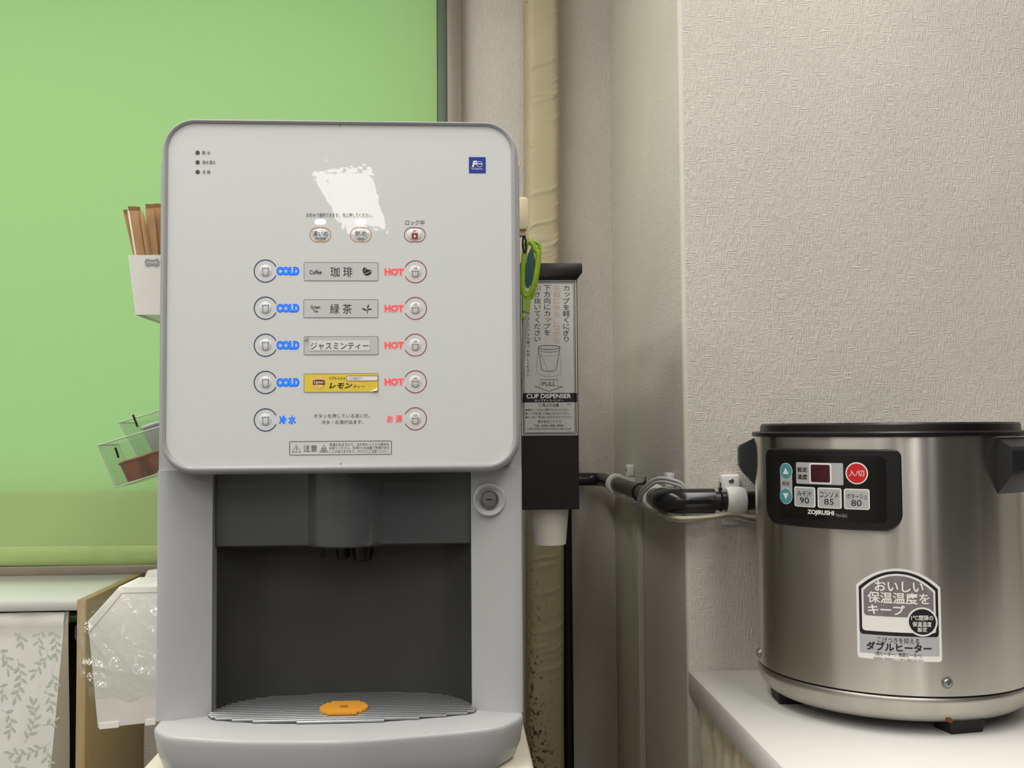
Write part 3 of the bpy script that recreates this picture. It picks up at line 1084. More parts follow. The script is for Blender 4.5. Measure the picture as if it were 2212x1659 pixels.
# ---- black water pipes, their clamps and cables
M_PIPE = mat('black_pipe_plastic', (30, 31, 33), rough=0.28, var=0.03)
M_PIPE2 = mat('black_gloss_elbow', (24, 25, 27), rough=0.18, var=0.02)
PZ = H - 0.099
pr = 0.0125
po = 0.030
vx = oy(1226, 1400, BW - 0.022).x


def corner(a, c, b, r=0.03, n=6):
    a, b, c = Vector(a), Vector(b), Vector(c)
    u, v = (a - c).normalized(), (b - c).normalized()
    p0, p2 = c + u * r, c + v * r
    return [(p0 * (1 - t) + c * t) * (1 - t) + (c * (1 - t) + p2 * t) * t for t in [k / n for k in range(n + 1)]]


pA = (vx + 0.011, BW - po, PZ)
pB = (PX - po, BW - po, PZ)
pC = (PX - po, RW - po, PZ)
pD = (0.425, RW - po, PZ)
pE = (0.425, RW - 0.001, PZ)
water = thing('water_pipe', 'black water pipe running along the walls around the corner behind the pot', 'pipe', (PX - po, RW, PZ))
tube('pipe_run', [pA] + corner(pA, pB, pC) + corner(pB, pC, pD, 0.026) + corner(pC, pD, pE, 0.02) + [pE], pr, M_PIPE, water, 20)
e1 = (PX - po, RW - po + 0.035, PZ)
e2 = (PX - po + 0.062, RW - po, PZ)
tube('elbow', [e1] + corner(e1, pC, e2, 0.026) + [e2], pr + 0.0042, M_PIPE2, water, 24)
vp = tube('drain_pipe', [(vx, BW - po, 0.0), (vx, BW - po, PZ + 0.02)], 0.0095, mat('matt_black_pipe', (10, 10, 11), rough=0.5), None, 20)
tag(vp, 'straight black pipe standing beside the stained beige duct', 'pipe')

M_CLAMP = mat('white_clamp_plastic', (226, 226, 222), rough=0.4)


def clamp(label, c, axis, wallpos):
    """saddle clamp on a pipe running along axis, screwed to the wall"""
    t = thing('pipe_clamp', label, 'clamp', (c[0], c[1], c[2] - 0.035), 'white pipe clamps')
    hw = 0.0125
    ring = []
    for (r, o) in ((pr + 0.0003, -hw), (pr + 0.0045, -hw), (pr + 0.0062, -hw * 0.55), (pr + 0.0062, hw * 0.55), (pr + 0.0045, hw), (pr + 0.0003, hw)):
        ring.append((r, o))
    loops = []
    for r, o in ring:
        L = []
        for i in range(28):
            a = 2 * math.pi * i / 28
            if axis == 'x':
                L.append((c[0] + o, c[1] + r * math.cos(a), c[2] + r * math.sin(a)))
            else:
                L.append((c[0] + r * math.cos(a), c[1] + o, c[2] + r * math.sin(a)))
        loops.append(L)
    loft('ring', loops, M_CLAMP, t, False, False, sharp=35)
    for s in (1, -1):
        z0, z1 = sorted((c[2] + s * 0.013, c[2] + s * 0.034))
        if axis == 'x':
            pl = box('tab', c[0] - 0.013, c[0] + 0.013, wallpos - 0.012, wallpos - 0.0002, z0, z1, M_CLAMP, t, 0.003)
            sc_ = (c[0], wallpos - 0.0122, c[2] + s * 0.025)
        else:
            pl = box('tab', wallpos - 0.012, wallpos - 0.0002, c[1] - 0.013, c[1] + 0.013, z0, z1, M_CLAMP, t, 0.003)
            sc_ = (wallpos - 0.0122, c[1], c[2] + s * 0.025)
        if s > 0:
            lathe('screw', [(0.0036, 0.001), (0.0036, -0.0006), (0.0026, -0.0012), (0.0012, -0.0012), (0.001, -0.0002)], sc_, M_STEEL, t, 16, 'y' if axis == 'x' else 'x', sharp=30)
    if axis == 'x':
        box('saddle', c[0] - 0.011, c[0] + 0.011, c[1] + pr, wallpos - 0.0002, c[2] - 0.013, c[2] + 0.013, M_CLAMP, t)
    else:
        box('saddle', c[0] + pr, wallpos - 0.0002, c[1] - 0.011, c[1] + 0.011, c[2] - 0.013, c[2] + 0.013, M_CLAMP, t)


cx3 = oy(1588, 1080, RW - po).x
clamp('white pipe clamp nearest the pot, its screw facing out', (cx3, RW - po, PZ), 'x', RW)
clamp('white pipe clamp at the deep inner corner of the walls', (PX - po, ox(1332, 1050, PX - po).y, PZ), 'y', PX)
clamp('white pipe clamp just behind the glossy black elbow', (PX - po, RW + 0.068, PZ), 'y', PX)


def tie(label, c, axis):
    pts = []
    for i in range(20):
        a = 2 * math.pi * i / 20
        r = pr + 0.0012
        pts.append((c[0] + r * math.cos(a), c[1], c[2] + r * math.sin(a)) if axis == 'y' else (c[0], c[1] + r * math.cos(a), c[2] + r * math.sin(a)))
    t = thing('cable_tie', label, 'cable tie', (c[0], c[1], c[2] - pr), 'black cable ties')
    tube('strap', pts, 0.0011, M_BLACK, t, 6, closed=True)
    h = Vector(c) + Vector((0.006 if axis == 'y' else 0, 0, pr + 0.0015))
    box('lock_head', h.x - 0.002, h.x + 0.002, h.y - 0.0025, h.y + 0.0025, h.z, h.z + 0.004, M_BLACK, t, 0.0005)
    tube('tail', [h, h + Vector((0.001, 0, 0.010))], 0.0008, M_BLACK, t, 6)


tie('thin black cable tie on the pipe between the two corner clamps', (PX - po, ox(1385, 1065, PX - po).y, PZ), 'y')
tie('thin black cable tie on the pipe left of the white clamp', (oy(1556, 1080, RW - po).x, RW - po, PZ), 'x')

M_GCAB = mat('grey_cable', (168, 168, 164), rough=0.45)
M_BCAB = mat('beige_cable', (206, 198, 172), rough=0.5)


def cable(label, pts, r, m):
    o = tube('cable', smoothpath(pts, 8), r, m, None, 10)
    tag(o, label, 'cable', 'cables along the pipe')


xs = PX - po
yE = RW - po
twin = thing('twin_cable', 'grey twin cable looping over the glossy pipe elbow', 'cable', (xs - 0.01, yE + 0.09, PZ - 0.02))
for i, d in enumerate((0.006, 0)):
    tube('strand', smoothpath([(xs - 0.010 - d, yE + 0.16, PZ - 0.020 + d), (xs - 0.019, yE + 0.115, PZ - 0.014 + d), (xs - 0.020, yE + 0.080, PZ + 0.004 + d), (xs - 0.006, yE + 0.050, PZ + 0.0225 + d * 0.8), (xs + 0.012, yE + 0.028, PZ + 0.0225 + d * 0.8), (xs + 0.028, yE + 0.0215, PZ + 0.014 + d * 0.6), (xs + 0.0365 + d, yE + 0.021, PZ - 0.010 - d)], 8), 0.0024, M_GCAB, twin, 10)
cable('beige cable tucked under the black pipe along the wall', [(xs - 0.002, yE + 0.05, PZ - 0.0195), (xs + 0.012, yE - 0.004, PZ - 0.0215), (xs + 0.05, yE - 0.008, PZ - 0.0205), (xs + 0.085, yE - 0.006, PZ - 0.0165), (xs + 0.11, yE - 0.006, PZ - 0.0205), (xs + 0.125, yE - 0.004, PZ - 0.0225), (xs + 0.14, yE + 0.01, PZ - 0.024)], 0.0026, M_BCAB)
cable('second beige cable below the pipe, nearest the wall', [(xs + 0.004, yE + 0.05, PZ - 0.0235), (xs + 0.02, yE + 0.004, PZ - 0.0265), (xs + 0.08, yE + 0.003, PZ - 0.022), (xs + 0.115, yE + 0.006, PZ - 0.028), (xs + 0.14, yE + 0.018, PZ - 0.030)], 0.0022, M_BCAB)
# white cable duct on the side wall, below the pipe
r0, r1 = ox(1388, 1400, PX - 0.004).y, ox(1373, 1400, PX - 0.004).y
rc = thing('cable_duct', 'narrow white cable duct rising to the pipe on the recessed wall', 'cable duct', (PX, (r0 + r1) / 2, 0))
box('channel', PX - 0.008, PX - 0.0002, r0 + 0.004, r1, 0.0, PZ - 0.035, mat('ivory_duct_plastic', (196, 192, 180), rough=0.5), rc, 0.001)
box('cover_lip', PX - 0.010, PX - 0.0002, r0, r0 + 0.0035, 0.0, PZ - 0.035, MATS['ivory_duct_plastic'], rc, 0.0006)

# ================================================================== cup dispenser on the machine's flank
CY = 1.35
M_SMOKE = mat('smoked_black_plastic', (26, 24, 22), rough=0.3, var=0.03)
kx0, kx1 = oy(1124, 800, CY).x, oy(1248.5, 800, CY).x
kz0, kz1 = oy(1187, 1101, CY).z, oy(1187, 604, CY).z
cdp = thing('cup_dispenser', 'tall black cup dispenser with instruction label beside the drinks machine', 'cup dispenser', ((kx0 + kx1) / 2, CY + 0.04, kz0))
bm = bmesh.new()
bm_box(bm, kx0, kx1, CY, CY + 0.003, kz0, kz1)
bm_box(bm, kx0, kx0 + 0.003, CY + 0.003, CY + 0.085, kz0, kz1)
bm_box(bm, kx1 - 0.003, kx1, CY + 0.003, CY + 0.085, kz0, kz1)
bm_box(bm, kx0, kx1, CY + 0.085, CY + 0.088, kz0, kz1)
from_bm('tube_body', bm, M_SMOKE, cdp)
lx1 = oy(1257, 590, CY).x
lz0, lz1 = oy(1187, 590, CY).z, oy(1187, 569, CY).z
ex = lx1 - kx1
prism('lid', [(kx0 - 0.001, kz1), (kx1 + 0.0005, kz1), (kx1 + 0.001, lz0 - 0.006), (lx1, lz0), (lx1, lz1 - 0.002), (lx1 - 0.001, lz1), (kx0 - ex + 0.001, lz1), (kx0 - ex, lz1 - 0.002), (kx0 - ex, lz0), (kx0 - 0.001, lz0 - 0.006)], 'y', CY - 0.004, CY + 0.092, M_BLACK, cdp, 0.0008)
box('bracket', BXR + 0.0005, kx0, CY + 0.03, CY + 0.06, (kz0 + kz1) / 2 - 0.06, (kz0 + kz1) / 2 + 0.06, M_BLACK, cdp)
PC = PlaneY(CY)
M_SILV = mat('silver_label', (196, 195, 190), rough=0.35, metal=0.15, var=0.02)
lab = flat('label', PC, [fill2(pxbox(PC, 1126, 1246.5, 604.5, 940))], M_SILV, cdp, off=0.0003)
for a, wd in ((3.4, 0.0010), (6.4, 0.0006)):
    flat('border_line', PC, [strip2(pxbox(PC, 1126 + a, 1246.5 - a, 604.5 + a, 940 - a, 0.0002, 1), wd, True)], M_BLK_INK, lab, off=0.0005)
cols = (('カップを軽くにぎり', 1223.5, 15.5, 615.5, 739.6, M_BLK_INK), ('左右にゆらしながら', 1202.7, 16, 615, 742, mat('faded_red_ink', (196, 166, 148), rough=0.5, var=0)),
        ('下方向にカップを', 1182, 15.5, 615, 725, M_BLK_INK), ('引き抜いてください', 1161, 15, 615, 739.5, M_BLK_INK), ('カップは上のフタを開けお戻しください', 1140.8, 7.8, 658, 814.5, M_BLK_INK))
for s, xc, wd, y0, y1, m in cols:
    n = len(s)
    parts = []
    for i, ch in enumerate(s):
        ya = y0 + (y1 - y0) * i / n
        yb = y0 + (y1 - y0) * (i + 1) / n
        vs, fs = glyphs(ch, 0.0)
        small = 0.72 if ch in 'ッャュョィ' else 1.0
        gx, gy = max(v[0] for v in vs) - min(v[0] for v in vs), max(v[1] for v in vs) - min(v[1] for v in vs)
        (c, w_, h_) = frame(PC, xc - wd / 2, xc + wd / 2, ya + 0.6, yb - 0.6)
        k = (wd / 15.5)
        mxv, myv = (min(v[0] for v in vs) + max(v[0] for v in vs)) / 2, (min(v[1] for v in vs) + max(v[1] for v in vs)) / 2
        ax_, ay_ = w_ / 0.92, h_ / 0.92
        off_ = (0.12 * w_ if small < 1 else 0)
        parts.append(([(c[0] + (v[0] - mxv) * ax_ + off_, c[1] + (v[1] - myv) * ay_) for v in vs], fs))
    flat('lettering', PC, parts, m, lab, off=0.0005)
# drawing of a cup being pulled
ce = PC.uv(1186, 750.5)
u = frame(PC, 1186, 1196, 745, 755)[1] / 10
flat('cup_drawing', PC, [strip2(ellipse(ce[0], ce[1], 23.5 * u, 4.2 * u, 28), 0.0007, True), strip2([(ce[0] - 23.5 * u, ce[1] - 1 * u), (ce[0] - 16 * u, ce[1] - 48 * u), (ce[0] - 8 * u, ce[1] - 51 * u), (ce[0] + 8 * u, ce[1] - 51 * u), (ce[0] + 15.5 * u, ce[1] - 48 * u), (ce[0] + 23.5 * u, ce[1] - 1 * u)], 0.0006),
                         strip2([(ce[0] - 22 * u, ce[1] - 7 * u), (ce[0], ce[1] - 11 * u), (ce[0] + 22 * u, ce[1] - 7 * u)], 0.0004)], M_BLK_INK, lab, off=0.0005)
M_PALE = mat('pale_grey_ink', (130, 130, 128), rough=0.5, var=0)
flat('motion_lines', PC, [strip2([(ce[0] - 24 * u, ce[1] - 10 * u), (ce[0] - 28 * u, ce[1] - 54 * u), (ce[0] - 10 * u, ce[1] - 62 * u), (ce[0] + 8 * u, ce[1] - 63 * u), (ce[0] + 26 * u, ce[1] - 58 * u), (ce[0] + 24 * u, ce[1] - 12 * u)], 0.0004),
                          strip2([(ce[0] - 18 * u, ce[1] - 14 * u), (ce[0] + 2 * u, ce[1] - 60 * u), (ce[0] + 20 * u, ce[1] - 22 * u)], 0.0004),
                          strip2(ellipse(ce[0], ce[1] - 14 * u, 19 * u, 5 * u, 24), 0.0003, True)], M_PALE, lab, off=0.0005)
ar = [(1166.5, 820.5), (1205, 820.5), (1205, 835), (1215.5, 835), (1186, 845.5), (1155.5, 835), (1166.5, 835)]
flat('arrow', PC, [strip2(uvs(PC, ar), 0.0006, True)], M_BLK_INK, lab, off=0.0005)
text(PC, 'PULL', (1170.7, 1200.5, 824.5, 833.7), M_BLK_INK, lab, off=0.0005)
flat('black_band', PC, [fill2(pxbox(PC, 1126, 1246.5, 849, 869))], M_BLK_INK, lab, off=0.0005)
text(PC, 'CUP DISPENSER', (1137.4, 1233.6, 850.8, 860.4), M_WHITE_INK, lab, bold=0.02, off=0.0007)
text(PC, 'カップディスペンサー', (1155, 1217, 862.3, 868), M_WHITE_INK, lab, off=0.0007)
text(PC, '使用上の注意', (1164, 1207.3, 871.5, 879), M_BLK_INK, lab, bold=0.01, off=0.0005)
text(PC, 'PAT', (1225.4, 1235, 871.8, 875.2), M_BLK_INK, lab, off=0.0005)
for s, x1, y0, y1 in (('●適用カップ以外はご使用にならないでください。', 1230, 882.4, 888), ('●カップを強く握っての取出しはしないでください。', 1232, 890.3, 896), ('●カップは、下部引出し口からは入れないでください。', 1236, 898, 903.8)):
    text(PC, s, (1135.7, x1, y0, y1), M_BLK_INK, lab, off=0.0005)
text(PC, '株式会社ジェスコ', (1161.5, 1211, 907, 914), M_BLK_INK, lab, off=0.0005)
text(PC, 'TEL 048-988-9881', (1153, 1218.6, 917, 922), M_BLK_INK, lab, off=0.0005)
text(PC, 'URL:http://www.jesco-net.co.jp', (1139.8, 1233.4, 923.6, 929.6), M_BLK_INK, lab, off=0.0005)
# paper cup hanging out of it
cc = oy(1186, 1140, CY + 0.042)
zb = oy(1186, 1177, CY + 0.03).z
zt = kz0 + 0.045
kr = (CY + 0.042) / F
cup = lathe('paper_cup', [(0.002, 0.0015), (35 * kr, 0.0015), (35.4 * kr, 0), (36 * kr, 0), (43.2 * kr, kz0 - zb), (43.2 * kr + 0.0012, zt - zb - 0.002), (43.2 * kr + 0.002, zt - zb)], (cc.x, CY + 0.042, zb), mat('white_paper_cup', (236, 232, 220), rough=0.6), None, 40)
tag(cup, 'white paper cup sticking out under the black cup dispenser', 'cup')

# ================================================================== scissors hanging from a beige magnet hook
SY = 1.25
hk = thing('magnet_hook', 'beige magnetic hook block on the flank of the drinks machine', 'hook', (BXR + 0.01, SY, oy(1130, 512, SY).z))
hx = oy(1140, 460, SY).x
prism('block', [(BXR + 0.0004, oy(1130, 499, SY).z), (hx - 0.002, oy(1130, 499, SY).z), (hx, oy(1130, 490, SY).z), (hx, oy(1130, 436, SY).z), (hx - 0.003, oy(1130, 430, SY).z), (BXR + 0.0004, oy(1130, 430, SY).z)], 'y', SY - 0.012, SY + 0.012, mat('beige_plastic', (206, 192, 158), rough=0.4), hk, 0.001)
box('peg', BXR + 0.006, oy(1136, 500, SY).x, SY - 0.006, SY + 0.006, oy(1130, 511, SY).z, oy(1130, 498, SY).z, MATS['beige_plastic'], hk, 0.001)
M_LIME = mat('lime_green_plastic', (140, 172, 34), rough=0.3, var=0.06)
M_TEAL = mat('dark_teal_rubber', (18, 72, 72), rough=0.5)
sz = thing('scissors', 'lime green scissors with teal grips hanging beside the cup dispenser', 'scissors', oy(1140, 900, SY))


def SP(px, py, d=0.0):
    return oy(px, py, SY + d)


lp = [(1142, 520), (1135, 533), (1131, 560), (1129, 590), (1129, 618), (1131.5, 636), (1138, 640), (1147, 630), (1155, 605), (1160.5, 575), (1162, 548), (1157, 541), (1152, 530)]
P3 = smoothpath([SP(*p) for p in lp] + [SP(*lp[0])], 5)[:-1]
tube('handle', P3, 0.0032, M_LIME, sz, 10, closed=True)
lp2 = [(1154, 523), (1150, 545), (1156, 580), (1152, 612), (1144, 640), (1150, 640), (1160, 600), (1165, 560), (1165, 530)]
P3 = smoothpath([SP(x, y, 0.009) for x, y in lp2] + [SP(*lp2[0], 0.009)], 5)[:-1]
tube('handle', P3, 0.0022, M_LIME, sz, 10, closed=True)
gp = [(1146, 537), (1139, 552), (1134.5, 580), (1133, 605), (1136, 620), (1141, 624), (1148, 612), (1152, 590), (1154, 565), (1152, 545)]
lo_ = [[SP(*p, -0.001) for p in gp], [SP(*p, 0.002) for p in gp]]
loft('grip', lo_, M_TEAL, sz, smooth=False)
sh = [(1129, 625), (1147, 632), (1146, 655), (1143.5, 676), (1131, 672), (1129, 650)]
loft('shank', [[SP(*p, -0.002) for p in sh], [SP(*p, 0.004) for p in sh]], M_LIME, sz, smooth=False)
for bl_, d in (([(1131, 668), (1143, 674), (1136, 740), (1128, 880), (1126.5, 880), (1128, 760)], 0.0), ([(1130, 668), (1138, 672), (1133, 760), (1127.5, 860), (1126, 860), (1127, 740)], 0.004)):
    loft('blade', [[SP(*p, d) for p in bl_], [SP(*p, d + 0.0015) for p in bl_]], M_STEEL, sz, smooth=False)
pc = SP(1131, 684)
lathe('pivot', [(0.0032, 0.001), (0.003, -0.002), (0.001, -0.0025)], (pc.x, pc.y, pc.z), M_LIME, sz, 16, 'y')
cdr = tube('hanging_cord', smoothpath([oy(1131, 509, SY - 0.004), oy(1129, 530, SY - 0.005), oy(1133, 545, SY - 0.004), oy(1136, 540, SY - 0.003), oy(1136, 522, SY - 0.004), oy(1133, 509, SY - 0.004)], 6), 0.0012, M_BLACK, None, 8)
tag(cdr, 'short black cord looped between beige hook and lime scissors', 'cord')

# ================================================================== white shelf with a cloth below it
SZ = H - 0.33
SX0 = PX + 0.0012
M_SHELF = mat('white_melamine', (232, 231, 226), rough=0.42, var=0.012)
M_SEDGE = mat('white_shelf_edge', (214, 210, 198), rough=0.5)
shelf = thing('shelf_table', 'white shelf table against the wallpapered wall under the soup pot', 'table', (1.0, 1.1, 0))
box('top', SX0, 1.75, 0.80, RW - 0.0005, SZ - 0.031, SZ, M_SHELF, shelf, 0.0008, 1)
for x in (SX0 + 0.045, 1.69):
    for y in (0.83, RW - 0.06):
        box('leg', x, x + 0.035, y, y + 0.035, 0, SZ - 0.031, M_SHELF, shelf, 0.002)
M_CLOTH = mat('cream_crinkle_cloth', (214, 206, 182), rough=0.9, var=0.06, vscale=90, bump=0.6, bscale=260)
vs, fs = [], []
NCU, NRO = 150, 60
for i in range(NRO + 1):
    z = SZ - 0.0315 - 0.42 * i / NRO
    for j in range(NCU + 1):
        y = 0.815 + (RW - 0.007 - 0.815) * j / NCU
        k = i / NRO
        g = 0.0075 * math.sin(y * 88 + 2.2 * math.sin(y * 13) + 3 * k) + 0.004 * math.sin(y * 190 + 5 * k + 4 * math.sin(y * 31)) * (1 - 0.5 * k) + 0.0025 * math.sin(z * 120 + y * 60)
        vs.append((SX0 + 0.017 + g * (0.45 + 0.55 * k), y, z))
for i in range(NRO):
    for j in range(NCU):
        a = i * (NCU + 1) + j
        fs.append((a, a + 1, a + NCU + 2, a + NCU + 1))
tag(mesh('shelf_cloth', vs, fs, M_CLOTH, None, True), 'gathered cream crinkled cloth hanging below the white shelf edge', 'cloth')

# ================================================================== stainless soup warmer
QX, QY, QR = 0.527, 1.2125, 0.1555
GZ = H - 0.287
RZ = H - 0.0115                            # top of the steel wall
M_INOX = mat('brushed_stainless', (204, 200, 192), rough=0.27, metal=1.0, var=0.015, stretch=(3, 3, 260), vscale=6)
b_ = M_INOX.node_tree.nodes['Principled BSDF']
b_.inputs['Anisotropic'].default_value = 0.95
b_.inputs['Anisotropic Rotation'].default_value = 0.25
tn = M_INOX.node_tree.nodes.new('ShaderNodeTangent')
tn.direction_type = 'RADIAL'
tn.axis = 'Z'
M_INOX.node_tree.links.new(tn.outputs[0], b_.inputs['Tangent'])
M_INOX2 = mat('satin_stainless', (190, 186, 178), rough=0.36, metal=1.0, var=0.06)
M_LID = mat('black_lid_plastic', (20, 20, 21), rough=0.35)
pot = thing('soup_warmer', 'round stainless steel soup warmer with black lid, handles and control panel', 'soup warmer', (QX, QY, SZ))
pc0 = (QX, QY, 0)
loft('body', [[(QX + r * math.cos(2 * math.pi * i / 160), QY + r * math.sin(2 * math.pi * i / 160), z) for i in range(160)] for r, z in
     ((QR, GZ + 0.0012), (QR, GZ + 0.05), (QR, GZ + 0.15), (QR, RZ))], M_INOX, pot, sharp=60)
lathe('groove', [(QR - 0.003, GZ - 0.001), (QR - 0.003, GZ + 0.0015)], pc0, M_BLACK, pot, 96)
lathe('base', [(0.03, SZ + 0.0125), (QR * 0.86, SZ + 0.0125), (QR * 0.915, SZ + 0.0145), (QR * 0.955, SZ + 0.019), (QR * 0.985, SZ + 0.0265), (QR * 1.0, SZ + 0.035), (QR + 0.0008, GZ - 0.0032), (QR - 0.0005, GZ - 0.0010), (0.05, GZ - 0.001)], pc0, M_INOX2, pot, 128, sharp=50)
M_FOOT = mat('black_rubber', (22, 22, 23), rough=0.6)
for px, py in ((2089, 1584), (1693, 1512)):
    p = oz(px, py, SZ)
    d = Vector((p.x - QX, p.y - QY, 0))
    a = math.atan2(d.y, d.x)
    rr = QR * 0.80
    c = Vector((QX + rr * math.cos(a), QY + rr * math.sin(a), 0))
    t, n_ = Vector((-math.sin(a), math.cos(a), 0)), Vector((math.cos(a), math.sin(a), 0))
    L0 = [c + t * 0.019 + n_ * 0.014, c - t * 0.019 + n_ * 0.014, c - t * 0.019 - n_ * 0.014, c + t * 0.019 - n_ * 0.014]
    L1 = [c + t * 0.0215 + n_ * 0.016, c - t * 0.0215 + n_ * 0.016, c - t * 0.0215 - n_ * 0.016, c + t * 0.0215 - n_ * 0.016]
    loft('foot', [[Vector((q_.x, q_.y, SZ)) for q_ in L0], [Vector((q_.x, q_.y, SZ + 0.0135)) for q_ in L1]], M_FOOT, pot, smooth=False)
for a in (30, 100):
    a = math.radians(a)
    lathe('foot', [(0.018, 0), (0.02, 0.0135)], (QX + QR * 0.78 * math.cos(a), QY + QR * 0.78 * math.sin(a), SZ), M_FOOT, pot, 20)
lathe('lid', [(0.02, RZ - 0.001), (QR + 0.0022, RZ - 0.0008), (QR + 0.003, RZ + 0.001), (QR + 0.003, RZ + 0.0035), (QR + 0.0015, RZ + 0.005), (QR - 0.007, RZ + 0.0055), (QR - 0.0075, RZ + 0.0125), (QR - 0.0095, RZ + 0.0145), (QR - 0.02, RZ + 0.0148), (0.05, RZ + 0.0152), (0.01, RZ + 0.0152)], pc0, M_LID, pot, 128, sharp=35)
CPOT = Cyl(QX, QY, QR)
CP = Cyl(QX, QY, QR + 0.0085)
u0, u1 = CP.uv(1654, 1050)[0], CP.uv(1949, 1060)[0]
v1, v0 = CP.uv(1800, 970.5)[1], CP.uv(1800, 1143)[1]
th = (u0 + u1) / 2 / CP.r                  # direction the controls face
# handles at either side of the controls
for s in (-1, 1):
    a0 = th + s * math.radians(88) + math.radians(4)
    loops = []
    pf = [(0.0, RZ - 0.002), (0.022, RZ - 0.012), (0.0245, RZ - 0.016), (0.0245, RZ - 0.038), (0.020, RZ - 0.046), (0.0, RZ - 0.064)]
    for k in range(-8, 9):
        a = a0 + 0.37 * k / 8
        dep = 1.0 if abs(k) < 7 else (0.92 if abs(k) == 7 else 0.80)
        loops.append([(QX + (QR - 0.001 + r * dep) * math.sin(a), QY - (QR - 0.001 + r * dep) * math.cos(a), z) for r, z in pf])
    loft('handle', loops, mat('black_handle_plastic', (36, 37, 40), rough=0.42), pot, sharp=25)

# control panel: a housing that follows the wall of the pot
rr4 = [0.0085, 0.0085, 0.019, 0.019]
O0 = rrect(u0, u1, v0, v1, rr4, 8)
O1 = rrect(u0 + 0.0014, u1 - 0.0014, v0 + 0.0014, v1 - 0.0014, [r - 0.001 for r in rr4], 8)


def densify(L, d=0.004):
    out_ = []
    for i in range(len(L)):
        a, b = L[i], L[(i + 1) % len(L)]
        n = max(1, int(math.hypot(b[0] - a[0], b[1] - a[1]) / d))
        out_ += [(a[0] + (b[0] - a[0]) * k / n, a[1] + (b[1] - a[1]) * k / n) for k in range(n)]
    return out_


O0, O1 = densify(O0), O1
O1 = [((p[0] - (u0 + u1) / 2) * (1 - 0.0028 / (u1 - u0)) + (u0 + u1) / 2, (p[1] - (v0 + v1) / 2) * (1 - 0.0028 / (v1 - v0)) + (v0 + v1) / 2) for p in O0]
M_PANEL = mat('black_panel_plastic', (17, 17, 18), rough=0.4)
housing = loft('control_housing', [[CP.to3(a, b, o) for a, b in L] for L, o in ((O0, -0.0095), (O0, -0.0012), (O1, 0.0))], M_PANEL, pot, False, False, sharp=50)
face = flat('control_face', CP, [fill2(O1)], M_PANEL, pot, off=0.0)
scr = flat('overlay_film', CP, [fill2(pxbox(CP, 1675, 1896, 985, 1125, 0.006))], mat('black_gloss_film', (12, 12, 13), rough=0.18, var=0), pot, off=0.0003)
M_BGREY = mat('button_grey', (176, 177, 178), rough=0.4, var=0.01)
M_BTEAL = mat('button_teal', (86, 150, 158), rough=0.4, var=0)
M_BRED = mat('button_red', (200, 30, 34), rough=0.4, var=0)
M_BWHITE = mat('button_rim_white', (238, 238, 230), rough=0.4, var=0)
flat('setting_strip', CP, [fill2(pxbox(CP, 1686, 1711.5, 1012, 1078, 0.004))], M_BGREY, pot, off=0.0005)
for ya, yb, sg in ((1000, 1035.2, 1), (1053.8, 1089, -1)):
    c, wd, ht = frame(CP, 1685, 1712, ya, yb)
    o = flat('arrow_button', CP, [fill2(ellipse(c[0], c[1], wd / 2, ht / 2))], M_BWHITE, pot, off=0.0006)
    flat('arrow_key', CP, [fill2(ellipse(c[0], c[1], wd / 2 - 0.0006, ht / 2 - 0.0006))], M_BTEAL, o, off=0.0008)
    flat('arrow_mark', CP, [fill2([(c[0] - wd * 0.23, c[1] - sg * ht * 0.18), (c[0] + wd * 0.23, c[1] - sg * ht * 0.18), (c[0], c[1] + sg * ht * 0.22)])], M_BWHITE, o, off=0.0010)
text(CP, '設定', (1690.5, 1706.5, 1040, 1048.5), M_BLK_INK, pot, off=0.0007)
dp = flat('display_plate', CP, [fill2(pxbox(CP, 1717.5, 1818, 999.5, 1046.5, 0.0014))], M_BGREY, pot, off=0.0005)
text(CP, '設定', (1723, 1744.5, 1009, 1020), M_BLK_INK, dp, bold=0.02, off=0.0007)
text(CP, '温度', (1723, 1744.5, 1024.4, 1035.4), M_BLK_INK, dp, bold=0.02, off=0.0007)
flat('display_rim', CP, [fill2(pxbox(CP, 1748.5, 1796, 1000.5, 1045, 0.0022))], M_BWHITE, dp, off=0.0007)
flat('display', CP, [fill2(pxbox(CP, 1751.8, 1792.8, 1003.8, 1041.8, 0.0016))], mat('dark_red_display', (66, 20, 30), rough=0.25, var=0), dp, off=0.0009)
text(CP, '88', (1760, 1787, 1017, 1036), mat('unlit_digits', (76, 24, 33), rough=0.3, var=0), dp, off=0.0011)
c, wd, ht = frame(CP, 1826.5, 1875, 998.5, 1046)
o = flat('power_button', CP, [fill2(ellipse(c[0], c[1], wd / 2, ht / 2))], M_BWHITE, pot, off=0.0006)
flat('power_key', CP, [fill2(ellipse(c[0], c[1], wd / 2 - 0.0013, ht / 2 - 0.0013))], M_BRED, o, off=0.0008)
text(CP, '入/切', (1834, 1867, 1015.5, 1029), M_BWHITE, o, off=0.0010)
for bx, s, b1, d, b2 in (((1716, 1761, 1051.6, 1095), 'みそ汁', (1723.5, 1753.6, 1059.5, 1072.5), '90', (1729, 1748.4, 1074.2, 1087)),
                         ((1766, 1817.6, 1053.7, 1098), 'コンソメ', (1771, 1811.4, 1062, 1075), '85', (1781, 1801.3, 1077.6, 1090)),
                         ((1823, 1878.4, 1056, 1100.6), 'ポタージュ', (1829.5, 1873, 1066, 1077.6), '80', (1839.3, 1861.3, 1080, 1092.8))):
    o = flat('menu_button', CP, [fill2(pxbox(CP, *bx, 0.0024))], M_BWHITE, pot, off=0.0006)
    flat('menu_key', CP, [fill2(pxbox(CP, bx[0] + 2.4, bx[1] - 2.4, bx[2] + 2.4, bx[3] - 2.4, 0.0016))], M_BGREY, o, off=0.0008)
    text(CP, s, b1, M_BLK_INK, o, off=0.0010)
    text(CP, d, b2, M_BLK_INK, o, off=0.0010)
